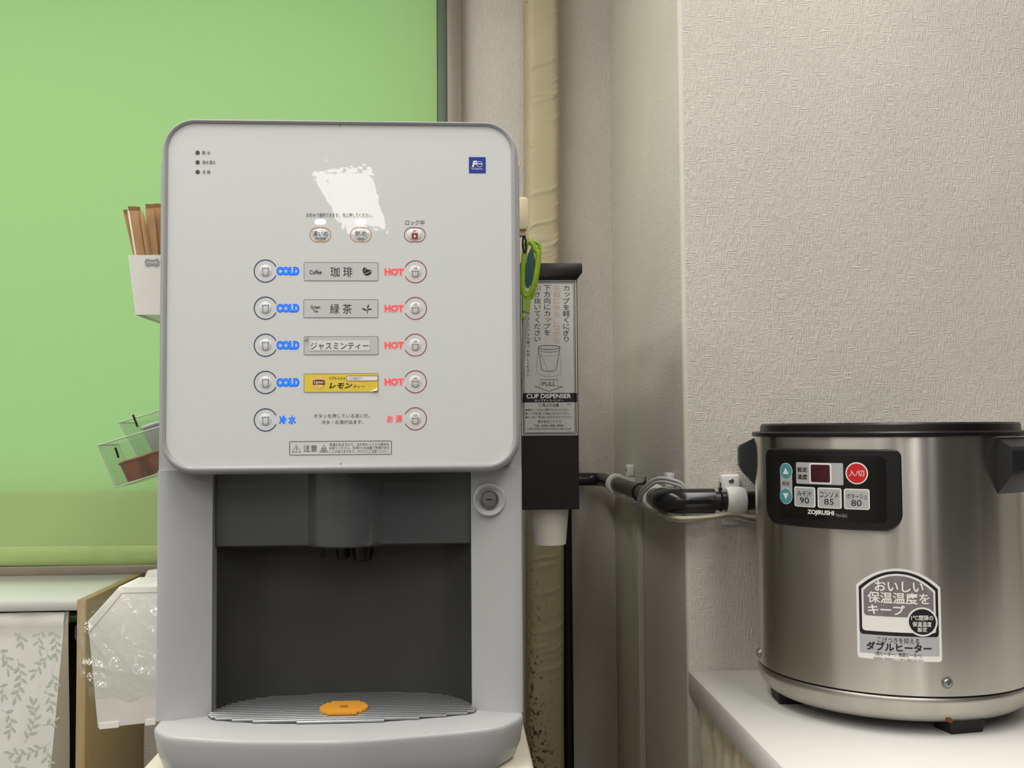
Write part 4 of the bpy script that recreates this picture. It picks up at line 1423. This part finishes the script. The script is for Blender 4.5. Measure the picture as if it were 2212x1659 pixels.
text(CP, 'ZOJIRUSHI', (1744, 1801, 1102, 1114.5), M_BWHITE, pot, bold=0.035, off=0.0006, name='maker_lettering')
text(CP, 'TH-GU', (1805, 1830, 1110.3, 1117), M_BGREY, pot, off=0.0006, name='model_lettering')

# sticker
a0, a1 = CPOT.uv(1851, 1340)[0], CPOT.uv(2033, 1350)[0]
vt, vs_, vb = CPOT.uv(1936, 1228)[1], CPOT.uv(1851, 1262.5)[1], CPOT.uv(1936, 1427)[1]


def arch(i, bottom=None):
    l, r = a0 + i, a1 - i
    top = [(l + (r - l) * k / 24, vs_ - i * 0.7 + (vt - vs_ - i * 0.3) * (1 - abs(2 * k / 24 - 1) ** 2.1)) for k in range(25)]
    b = vb + i if bottom is None else bottom
    c_ = 0.003
    return top[::-1] + [(l, b + c_), (l + c_ * 0.3, b + c_ * 0.3), (l + c_, b), (r - c_, b), (r - c_ * 0.3, b + c_ * 0.3), (r, b + c_)]


vband = CPOT.uv(1940, 1374)[1]
stk = flat('sticker', CPOT, [fill2(arch(0))], mat('sticker_white', (232, 231, 226), rough=0.35, var=0), pot, off=0.0003)
M_DKS = mat('sticker_black', (34, 30, 34), rough=0.35, var=0.05)
M_GYS = mat('sticker_grey', (122, 118, 120), rough=0.35, var=0.10, vscale=120)
M_LGS = mat('sticker_light_grey', (176, 176, 180), rough=0.35, var=0.03)
flat('grey_foot', CPOT, [fill2([(a0 + 0.0026, vband + 0.001), (a1 - 0.0026, vband + 0.001), (a1 - 0.0026, vb + 0.006), (a0 + 0.0026, vb + 0.006)])], M_LGS, stk, off=0.0005)
flat('black_arch', CPOT, [fill2(arch(0.0028, vband))], M_DKS, stk, off=0.0006)
vin = CPOT.uv(1930, 1365.5)[1]
flat('white_arch', CPOT, [fill2(arch(0.0056, vin))], mat('sticker_white', (0, 0, 0)), stk, off=0.0008)
vgr = CPOT.uv(1930, 1332)[1]
flat('grey_field', CPOT, [fill2(arch(0.0077, vgr))], M_GYS, stk, off=0.0010)
text(CPOT, 'おいしい', (1889.7, 1994, 1255, 1278.5), M_BWHITE, stk, bold=0.02, off=0.0013)
text(CPOT, '保温温度を', (1874, 2007, 1279.5, 1304.5), M_BWHITE, stk, bold=0.016, off=0.0013)
text(CPOT, 'キープ', (1875, 1954, 1306, 1327.5), M_BWHITE, stk, bold=0.024, off=0.0013)
c, wd, _ = frame(CPOT, 1959, 2025, 1310, 1376)
ht = wd * 0.99
flat('seal_rim', CPOT, [fill2(ellipse(c[0], c[1], wd / 2, ht / 2))], MATS['sticker_white'], stk, off=0.0012)
flat('seal', CPOT, [fill2(ellipse(c[0], c[1], wd / 2 - 0.0019, ht / 2 - 0.0019))], M_DKS, stk, off=0.0014)
text(CPOT, '1℃間隔の', (1968, 2015, 1329, 1340), M_BWHITE, stk, bold=0.01, off=0.0017)
text(CPOT, '保温温度', (1970.5, 2011.5, 1342.5, 1353.5), M_BWHITE, stk, bold=0.01, off=0.0017)
text(CPOT, '設定', (1981.4, 2002, 1354.5, 1364.5), M_BWHITE, stk, bold=0.01, off=0.0017)
text(CPOT, 'こげつきを抑える', (1895.7, 1985.5, 1377.5, 1390), M_BLK_INK, stk, off=0.0008)
text(CPOT, 'ダブルヒーター', (1871, 2011.5, 1389, 1408), M_BLK_INK, stk, bold=0.03, off=0.0008)
text(CPOT, '(底ヒーター、側面ヒーター)', (1891, 1990, 1409.5, 1420), M_BLK_INK, stk, off=0.0008)
text(CPOT, '保温性能は使用条件により異なる場合があります。', (1887, 1995.5, 1422, 1427.5), M_INK, stk, off=0.0006)
# screws
for px, py in ((2046, 1475), (1640.5, 1410)):
    uu, vv = CPOT.uv(px, py)
    n_ = Vector((math.sin(uu / QR), -math.cos(uu / QR), 0))
    tt = Vector((math.cos(uu / QR), math.sin(uu / QR), 0))
    loops = []
    for r, o in ((0.0064, -0.0006), (0.0062, 0.0006), (0.0048, 0.0006), (0.0046, 0.0022), (0.0036, 0.0034), (0.0016, 0.0036), (0.0012, 0.0016)):
        loops.append([CPOT.to3(uu, vv, o) + (tt * math.cos(2 * math.pi * i / 24) + Vector((0, 0, 1)) * math.sin(2 * math.pi * i / 24)) * r for i in range(24)])
    loft('screw', loops, M_STEEL, pot, sharp=30)
ru = Cyl(QX, QY, QR * 0.962)
c = ru.uv(2050, 1555)
flat('rust_spot', ru, [fill2(rot_ell(c, 0.0045, 0.0026, -0.3), 0.001)], mat('rust_brown', (120, 62, 34), rough=0.8, var=0.2), pot, off=0.0006)

# ================================================================== left of the machine
# cabinet with white top and tan side
KZ = oy(172, 1296, 1.667).z
fx1, fx0 = oy(185, 1450, 1.667).x, oy(165, 1450, 1.667).x
M_TAN = mat('tan_plywood', (158, 136, 98), rough=0.6, var=0.06, stretch=(40, 40, 3), vscale=4)
cab = thing('low_cabinet', 'low cabinet with white top and tan wooden side under the window', 'cabinet', (-1.2, 1.82, 0))
box('side_panel', fx0, fx1, 1.667, BW - 0.001, 0, KZ, M_TAN, cab, 0.0005, 1)
box('top', -2.0, fx0, 1.667, BW - 0.001, KZ - 0.0165, KZ, mat('glossy_white_top', (208, 208, 202), rough=0.16, var=0.01), cab, 0.0005, 1)
box('side_panel', -2.015, -2.0, 1.667, BW - 0.001, 0, KZ, M_TAN, cab, 0.0005, 1)
box('back_panel', -2.0, fx0, BW - 0.006, BW - 0.001, 0, KZ - 0.0165, mat('brown_board', (104, 92, 80), rough=0.7), cab)
# tension rod
rz = oy(160, 1334, 1.69).z
rod = thing('tension_rod', 'green tension rod holding up the leaf-print curtain', 'rod', (-1.3, 1.69, rz - 0.008))
tube('rod', [(-1.998, 1.69, rz), (fx0 - 0.002, 1.69, rz)], 0.0078, mat('dark_green_rod', (34, 66, 34), rough=0.35), rod, 16)
gx = oy(149, 1334, 1.69).x
lathe('collar', [(0.0079, 0), (0.0086, 0.0006), (0.0086, 0.003), (0.0079, 0.0036)], (gx, 1.69, rz), mat('brass_collar', (180, 150, 50), rough=0.35, metal=0.6), rod, 20, 'x')
lathe('end_cap', [(0.0095, 0), (0.0095, 0.0019)], (fx0 - 0.002, 1.69, rz), M_BLACK, rod, 20, 'x')


# leaf-print curtain
class Drape:
    y0 = 1.676

    def yy(s, u, v):
        k = min(1, max(0, (rz - v) / 0.5))
        return s.y0 + 0.0045 * math.sin(u * 30 + 1.0) * k + 0.0015 * math.sin(u * 75 + v * 14)

    def to3(s, u, v, off):
        return Vector((u, s.yy(u, v) - off, v))

    def uv(s, px, py):
        p = oy(px, py, s.y0)
        return p.x, p.z


DR = Drape()
cur = thing('leaf_curtain', 'white curtain printed with pale green leaf sprigs on the green rod', 'curtain', (-1.2, 1.676, 0.3))
M_CURT = mat('printed_white_cloth', (226, 225, 220), rough=0.9, bump=0.3, bscale=700)
e0, e1 = oy(141, 1330, 1.676), oy(108, 1659, 1.676)
vs, fs = [], []
zt_, zb_ = rz + 0.012, 0.25
NV = 70
cols_ = [-1.95 + k * 0.02 for k in range(200) if -1.95 + k * 0.02 < -0.66]
for i in range(NV + 1):
    z = zt_ + (zb_ - zt_) * i / NV
    xe = e0.x + (e1.x - e0.x) * (e0.z - z) / (e0.z - e1.z)
    k = min(1, max(0, (rz - z) / 0.03))
    row = [x + (xe + 0.66) * ((x + 1.95) / 1.29) ** 4 for x in cols_ if True] + [xe]
    for x in row:
        y = DR.yy(x, z)
        dz = abs(z - rz)
        if dz < 0.013:
            y -= 0.0045 * math.sqrt(max(0, 1 - (dz / 0.013) ** 2))
        vs.append((x, y, z))
    kk = min(1, max(0, (rz - z) / 0.35))
    vs.append((xe + 0.0008, DR.yy(xe, z) + 0.002 + 0.004 * kk, z))
    vs.append((xe + 0.0042 + 0.0175 * kk, DR.yy(xe, z) + 0.004 + 0.05 * kk, z))
nn = len(cols_) + 3
for i in range(NV):
    for j in range(nn - 1):
        a = i * nn + j
        fs.append((a, a + nn, a + nn + 1, a + 1))
cl_ = mesh('cloth', vs, fs, M_CURT, cur, True)
cl_.data.set_sharp_from_angle(angle=math.radians(35))
M_LEAF = mat('pale_green_print', (186, 196, 178), rough=0.9, var=0.08, vscale=300)


def sprig(path, L=18, wd=3.0):
    P = smoothpath([(x, y, 0) for x, y in path], 10)
    P2 = [(p.x, p.y) for p in P]
    parts = [strip2(uvs(DR, P2), 0.0006)]
    tot = sum(math.hypot(P2[i + 1][0] - P2[i][0], P2[i + 1][1] - P2[i][1]) for i in range(len(P2) - 1))
    acc, side, nxt = 0, 1, 12
    sc = frame(DR, 60, 70, 1400, 1410)[1] / 10
    for i in range(len(P2) - 1):
        dx, dy = P2[i + 1][0] - P2[i][0], P2[i + 1][1] - P2[i][1]
        s_ = math.hypot(dx, dy)
        acc += s_
        if acc >= nxt:
            nxt += 8.5
            side = -side
            a = math.atan2(dy, dx) + side * 0.85
            b = (P2[i][0] + L * math.cos(a), P2[i][1] + L * math.sin(a))
            parts.append(leafshape(DR.uv(*P2[i]), DR.uv(*b), wd * sc * 1.0, 6))
    e = P2[-1]
    dx, dy = P2[-1][0] - P2[-4][0], P2[-1][1] - P2[-4][1]
    s_ = math.hypot(dx, dy) or 1
    parts.append(leafshape(DR.uv(*e), DR.uv(e[0] + L * dx / s_, e[1] + L * dy / s_), wd * sc, 6))
    o = flat('leaf_print', DR, parts, M_LEAF, cur, off=0.0004)
    o['kind'] = 'stuff'


for pth in ([(12, 1353), (32, 1357), (44, 1370), (47, 1386)], [(100, 1337), (88, 1362), (81, 1384), (84, 1402)], [(118, 1340), (118, 1368), (121, 1390), (122, 1412)],
            [(103, 1402), (99, 1424), (86, 1438), (75, 1454)], [(38, 1421), (43, 1448), (45, 1476), (35, 1506)], [(-6, 1398), (6, 1410), (15, 1422), (18, 1444)],
            [(82, 1482), (97, 1490), (106, 1508), (110, 1526)], [(54, 1603), (68, 1578), (76, 1545), (70, 1520)], [(4, 1532), (18, 1542), (25, 1560), (22, 1580)],
            [(106, 1606), (84, 1618), (54, 1628), (26, 1626)], [(112, 1447), (113, 1462), (117, 1478)], [(-8, 1478), (6, 1486), (6, 1500)], [(88, 1568), (106, 1565), (114, 1560)], [(104, 1616), (100, 1634), (104, 1650)], [(20, 1640), (36, 1650), (50, 1668)]):
    sprig(pth)

# stick cup on the machine's flank
TY = 1.06
M_WPL = mat('white_plastic', (228, 226, 220), rough=0.45)
kb, kt = oy(291, 680, TY), oy(277, 552, TY)
rx_ = BXL - 0.001
sc0 = thing('stick_cup', 'white plastic cup of stir sticks on the left flank of the machine', 'cup', ((kb.x + rx_) / 2, TY + 0.045, kb.z))


def ringxy(x0, x1, y0, y1, z):
    return [(x, y, z) for x, y in rrect(x0, x1, y0, y1, 0.003, 3)]


t_ = 0.0016
loft('wall', [ringxy(kb.x + t_, rx_ - t_, TY + t_, TY + 0.092 - t_, kb.z), ringxy(kb.x, rx_, TY, TY + 0.092, kb.z), ringxy(kt.x, rx_, TY - 0.004, TY + 0.095, kt.z), ringxy(kt.x + t_, rx_ - t_, TY - 0.004 + t_, TY + 0.095 - t_, kt.z),
              ringxy(kb.x + t_, rx_ - t_, TY + t_, TY + 0.092 - t_, kb.z)], M_WPL, sc0, False, False, sharp=30)
M_ACR = clear_mat('clear_acrylic', (236, 240, 236), gloss=0.12, tint=0.95)
box('base', kb.x + t_, rx_ - t_, TY + t_, TY + 0.09, kb.z + 0.001, kb.z + 0.003, M_ACR, sc0)
PS = PlaneY(TY - 0.0035)
sk = [PS.uv(x, y) for x, y in ((313, 567), (314, 561), (319, 559), (325, 561), (332, 561.5), (338, 558.5), (343, 560), (345, 566), (343, 573), (338, 575), (331, 572.5), (325, 573), (319, 575.5), (314, 573))]
stc = flat('sticker', PS, [fill2(sk, 0.001)], mat('sticker_grey_dumbbell', (150, 150, 150), rough=0.5), sc0, off=0.0008)
text(PS, 'moooke', (318, 340, 565, 569), M_BWHITE, stc, off=0.0010)

M_KRAFT = mat('kraft_paper', (168, 130, 90), rough=0.7, var=0.10, vscale=60)
M_KRAFT2 = mat('bamboo_brown', (172, 134, 92), rough=0.6, var=0.10, stretch=(90, 90, 6))
M_EDGE = mat('white_paper_seam', (236, 226, 206), rough=0.8)
sticks = [((273, 463), (288, 552), 9, 0.028, M_KRAFT, 'flat brown paper-wrapped stir stick at the far left of the white cup'),
          ((288, 456), (304, 552), 20, 0.022, M_KRAFT, 'broad brown paper-wrapped stir stick with a white seam'),
          ((299, 457), (310, 552), 10, 0.040, M_KRAFT, 'narrow brown stir stick behind the seamed one'),
          ((307, 456), (321, 552), 13, 0.018, M_KRAFT2, 'bare bamboo stir stick with a pointed tip'),
          ((324, 451), (333, 552), 18, 0.024, M_KRAFT, 'broad brown stir stick with pale print in the middle of the cup'),
          ((341, 450), (348, 552), 16, 0.034, M_KRAFT, 'brown stir stick closest to the grey machine')]
for (tx, ty), (qx, qy), wd, dd, m, lb in sticks:
    yy = TY + dd
    a, b = oy(tx, ty, yy), oy(qx, qy, yy)
    dirv = (b - a).normalized()
    zend = kb.z + 0.006
    e = a + dirv * ((zend - a.z) / dirv.z)
    e.x = max(e.x, kb.x + 0.006)
    hw = wd * yy / F / 2
    t = thing('stir_stick', lb, 'stir stick', (e.x, yy, e.z), 'stir sticks in the white cup')
    if m is M_KRAFT2:
        L = [[(e.x - hw, yy), (e.x + hw, yy)], [(a.x - hw * 0.9, yy), (a.x + hw * 0.9, yy)]]
        tube('stick', [e, a + (e - a) * 0.14, a + (e - a) * 0.05, a], [hw, hw * 0.9, hw * 0.6, 0.0006], m, t, 10, flat=0.5)
    else:
        th_ = 0.0016
        loft('wrapper', [[(p.x - hw, yy - th_, p.z), (p.x, yy - th_ * 1.5, p.z), (p.x + hw, yy - th_, p.z), (p.x + hw, yy + th_, p.z), (p.x - hw, yy + th_, p.z)] for p in (e, a + (e - a) * 0.1, a)], m, t, smooth=False)
        up_ = (a - e).normalized()
        loft('crimped_end', [[(p.x - hw * 0.95, yy - 0.0004, p.z), (p.x + hw * 0.95, yy - 0.0004, p.z), (p.x + hw * 0.95, yy + 0.0004, p.z), (p.x - hw * 0.95, yy + 0.0004, p.z)] for p in (a, a + up_ * 0.005)], mat('kraft_crimp', (126, 90, 56), rough=0.8), t, smooth=False)
        if 'seam' in lb and 'white seam' in lb:
            loft('seam', [[(p.x - hw - 0.0006, yy - th_ - 0.0004, p.z), (p.x - hw + 0.0012, yy - th_ - 0.0006, p.z), (p.x - hw + 0.0012, yy - th_ + 0.0003, p.z), (p.x - hw - 0.0006, yy - th_ + 0.0003, p.z)] for p in (e, a)], M_EDGE, t, smooth=False)
        if wd > 15:
            for k0, k1 in ((0.45, 0.62), (0.66, 0.72)):
                p, q_ = a + (e - a) * k0, a + (e - a) * k1
                loft('pale_print', [[(r.x + hw * 0.05, yy - th_ * 1.5 - 0.0003, r.z), (r.x + hw * 0.35, yy - th_ * 1.5 - 0.0001, r.z)] for r in (p, q_)], M_EDGE, t, False, False, smooth=False, closed=False)


# clear trays with portion cups
def tray_box(label, pts, y0, dep, slot):
    """open clear bin whose front outline is given at depth y0"""
    P = [oy(x, y, y0) for x, y in pts]          # TL, BL, BR, TR
    for k in (2, 3):
        P[k].x = min(P[k].x, BXL - 0.001)
    TL, BL, BR, TR = [Vector((p.x, 0, p.z)) for p in P]
    T = thing('clear_tray', label, 'tray', (BL.x, y0 + dep / 2, BL.z), 'clear trays on the machine')
    w_ = 0.0018

    def bar(name, A, B, nrm, ya, yb):
        prism(name, [(A.x, A.z), (B.x, B.z), (B.x + nrm.x * w_, B.z + nrm.z * w_), (A.x + nrm.x * w_, A.z + nrm.z * w_)], 'y', ya, yb, M_ACR, T)
    ub = (BR - BL).normalized()
    nb = Vector((-ub.z, 0, ub.x))
    ul = (TL - BL).normalized()
    nl = Vector((ul.z, 0, -ul.x))
    bar('floor_panel', BL, BR, nb, y0, y0 + dep)
    bar('side_panel', BL, TL, nl, y0, y0 + dep)
    for ya in (y0, y0 + dep - w_):
        prism('front_panel' if ya == y0 else 'back_panel', [(p.x, p.z) for p in (TL, BL, BR, TR)], 'y', ya, ya + w_, M_ACR, T)
    # bright ground edges of the sheet
    me_ = mat('acrylic_edge', (176, 182, 168), rough=0.3)
    for A, B in ((TL, BL), (BL, BR), (TL, TR)):
        tube('edge', [(A.x, y0, A.z), (B.x, y0, B.z)], 0.0007, me_, T, 6)
    tube('edge', [(TL.x, y0, TL.z), (TL.x, y0 + dep, TL.z)], 0.0007, me_, T, 6)
    q_ = [oy(x, y, y0 - 0.001) for x, y in slot]
    tube('slot_mark', q_, 0.0012, M_BLACK, T, 6)
    return BL, ub, nb, y0, dep, T


def portion(name, label, cat, B, s, h0, r, h, m, group, y):
    BL, ub, nb = B[0], B[1], B[2]
    c = BL + ub * s + nb * (0.0024 + h0)
    ax = nb
    ay = Vector((0, 1, 0))
    loops = []
    for k, f in ((0.76, 0.0), (0.80, 0.03), (0.92, 0.55), (1.0, 0.9), (1.12, 0.91), (1.12, 0.96), (1.0, 1.0)):
        loops.append([Vector((c.x, y, c.z)) + ax * (h * f) + (ub * math.cos(2 * math.pi * i / 24) + ay * math.sin(2 * math.pi * i / 24)) * (r * k) for i in range(24)])
    o = loft(name, loops, m, None, sharp=35)
    tag(o, label, cat, group)


M_BRN = mat('brown_portion_cup', (150, 88, 52), rough=0.35, var=0.12, vscale=60)
M_GUM = mat('milky_portion_cup', (196, 190, 190), rough=0.3, var=0.1, vscale=60)
T2 = tray_box('clear acrylic tray of brown portion cups, lower of the two', [(212, 962), (250, 1053), (396, 1008), (396, 908)], 1.075, 0.062, [(249, 967), (253, 978), (256, 989)])
T1 = tray_box('clear acrylic tray of whitish portion cups, upper of the two', [(257, 913), (303, 993), (402, 963), (402, 870)], 1.150, 0.062, [(287, 896), (292, 908), (297, 922)])
portion('creamer_cup', 'leftmost brown portion cup in the lower clear tray', 'portion cup', T2, 0.0165, 0, 0.0125, 0.022, M_BRN, 'brown portion cups', 1.098)
portion('creamer_cup', 'brown portion cup in the lower tray nearest the machine', 'portion cup', T2, 0.0455, 0, 0.0125, 0.022, M_BRN, 'brown portion cups', 1.096)
portion('creamer_cup', 'brown portion cup standing at the back of the lower tray', 'portion cup', T2, 0.020, 0, 0.0115, 0.024, M_BRN, 'brown portion cups', 1.1215)
portion('syrup_cup', 'whitish portion cup at the left of the upper clear tray', 'portion cup', T1, 0.020, 0, 0.0155, 0.034, M_GUM, 'whitish portion cups', 1.178)
portion('syrup_cup', 'whitish portion cup of the upper tray beside the machine', 'portion cup', T1, 0.0555, 0, 0.0145, 0.032, M_GUM, 'whitish portion cups', 1.178)

# white carton in a clear bag
WY = 1.10
M_CARD = mat('white_card', (238, 234, 228), rough=0.6, var=0.015)
wb = thing('white_carton', 'white card carton hung at the left flank of the machine', 'carton', oy(270, 1575, WY))
op = [oy(x, y, WY) for x, y in ((258, 1267), (189, 1343), (192, 1363), (211, 1574), (336, 1563))]
xr = BXL - 0.001
pts = [(xr, op[0].z - 0.001), (op[0].x, op[0].z), (op[1].x, op[1].z), (op[2].x, op[2].z), (op[3].x, op[3].z), (xr, op[4].z + 0.004)]
prism('front', pts, 'y', WY, WY + 0.068, M_CARD, wb, 0.0008)
fl = [oy(x, y, WY + 0.07) for x, y in ((300, 1262), (320, 1232), (345, 1228))]
prism('back_flap', [(xr, fl[2].z), (fl[2].x, fl[2].z), (fl[1].x, fl[1].z), (fl[0].x, fl[0].z - 0.006), (fl[0].x, fl[0].z - 0.05), (xr, fl[0].z - 0.05)], 'y', WY + 0.0685, WY + 0.0705, M_CARD, wb)
ip = [oy(x, y, WY - 0.0004) for x, y in ((400, 1277), (263, 1281), (190, 1366))]
tube('fold_line', [(xr - 0.001, WY - 0.0001, ip[0].z), (ip[1].x, WY - 0.0001, ip[1].z), (ip[2].x + 0.001, WY - 0.0001, ip[2].z)], 0.0004, mat('card_fold', (206, 200, 194), rough=0.7), wb, 6)
for xa, xb, za, zb2 in ((215, 257, 1575, 1571), (314, 336, 1567, 1565)):
    p, q_ = oy(xa, za, WY), oy(xb, zb2, WY)
    prism('tab', [(p.x, p.z), (q_.x, q_.z), (q_.x, q_.z + 0.006), (p.x, p.z + 0.006)], 'y', WY - 0.0008, WY + 0.0004, M_CARD, wb)

# clear bag: a crumpled sheet over the carton and hanging at its left
M_BAG = clear_mat('clear_bag_film', (240, 245, 240), gloss=0.5, tint=0.90, rough=0.06, bump=0.6, bscale=70)
import mathutils
ol = [(400, 1224), (345, 1226), (318, 1233), (303, 1250), (289, 1257), (270, 1265), (253, 1272), (238, 1287), (222, 1293), (205, 1294), (188, 1302), (178, 1318), (166, 1345), (156, 1362), (153, 1380), (161, 1396), (163, 1415), (165, 1440), (172, 1455), (186, 1470), (195, 1486), (198, 1500), (199, 1510)]
olw = [oy(x, y, WY - 0.004) for x, y in ol]
NB, MB = 150, 110
vs, fs = [], []
ztop, zbot = olw[0].z, olw[-1].z
for i in range(NB + 1):
    z = ztop + (zbot - ztop) * i / NB
    xl = olw[-1].x
    for a, b in zip(olw, olw[1:]):
        if a.z >= z >= b.z:
            xl = a.x + (b.x - a.x) * (a.z - z) / max(1e-9, a.z - b.z)
            break
    xl = min(xl, xr)
    for j in range(MB + 1):
        x = xl + (xr - xl) * j / MB
        n1 = mathutils.noise.noise(Vector((x * 30 + z * 14, z * 24, 3.1)))
        n2 = mathutils.noise.noise(Vector((x * 90 + z * 50, z * 70 - x * 30, 9.7)))
        n3 = mathutils.noise.noise(Vector((x * 12 + z * 26, z * 9, 5.5)))
        loose = min(1, max(0, (op[1].x - 0.0005 - x) / 0.012))
        y = WY - 0.006 - (0.0045 + 0.006 * loose) * max(0, 1 - abs(n1) * 3.0) - 0.0022 * abs(n2) - 0.004 * max(0, 1 - abs(n3) * 6) + 0.018 * loose
        dz = 0.010 * mathutils.noise.noise(Vector((x * 40, 0, 2))) * (i / NB) ** 6
        vs.append((x, y, z + dz))
for i in range(NB):
    for j in range(MB):
        a = i * (MB + 1) + j
        fs.append((a, a + MB + 1, a + MB + 2, a + 1))
tag(mesh('plastic_bag', vs, fs, M_BAG, None, True), 'crumpled clear plastic bag over the white carton', 'bag')

# ================================================================== dark fridge and lockers added out of view for the pot to mirror
fr_ = thing('added_fridge', 'tall dark grey fridge added out of view right of the shelf table', 'added_fridge', (1.5, 0.1, 0))
M_FRG = mat('dark_grey_steel', (30, 30, 31), rough=0.4)
box('cabinet', 1.22, 1.9, -0.15, 0.72, 0.03, 1.85, M_FRG, fr_, 0.01)
for za, zb3 in ((0.08, 0.75), (0.765, 1.83)):
    box('door', 1.165, 1.215, -0.14, 0.71, za, zb3, M_FRG, fr_, 0.008)
    box('handle', 1.135, 1.150, 0.62, 0.64, za + 0.1, za + 0.5, M_STEEL, fr_, 0.004)
    for hz_ in (0.1, 0.485):
        box('handle_post', 1.145, 1.166, 0.622, 0.638, za + hz_, za + hz_ + 0.015, M_STEEL, fr_)
lk = thing('added_lockers', 'long dark grey steel lockers added out of view for the pot to mirror', 'added_lockers', (1.5, -1.2, 0))
box('carcass', 1.22, 1.9, -4.585, -0.2, 0.0, 1.9, M_FRG, lk, 0.005)
for k in range(-4, 4):
    ya = -2.39 + k * 0.547
    dr = box('door', 1.2, 1.2195, ya, ya + 0.535, 0.05, 1.87, M_FRG, lk, 0.003)
    box('handle', 1.188, 1.2, ya + 0.46, ya + 0.48, 0.95, 1.08, M_STEEL, dr, 0.003)
for fx_ in (1.26, 1.82):
    for fy_ in (-0.1, 0.62):
        lathe('foot', [(0.02, 0), (0.02, 0.032)], (fx_, fy_, 0), M_FOOT, fr_, 12)
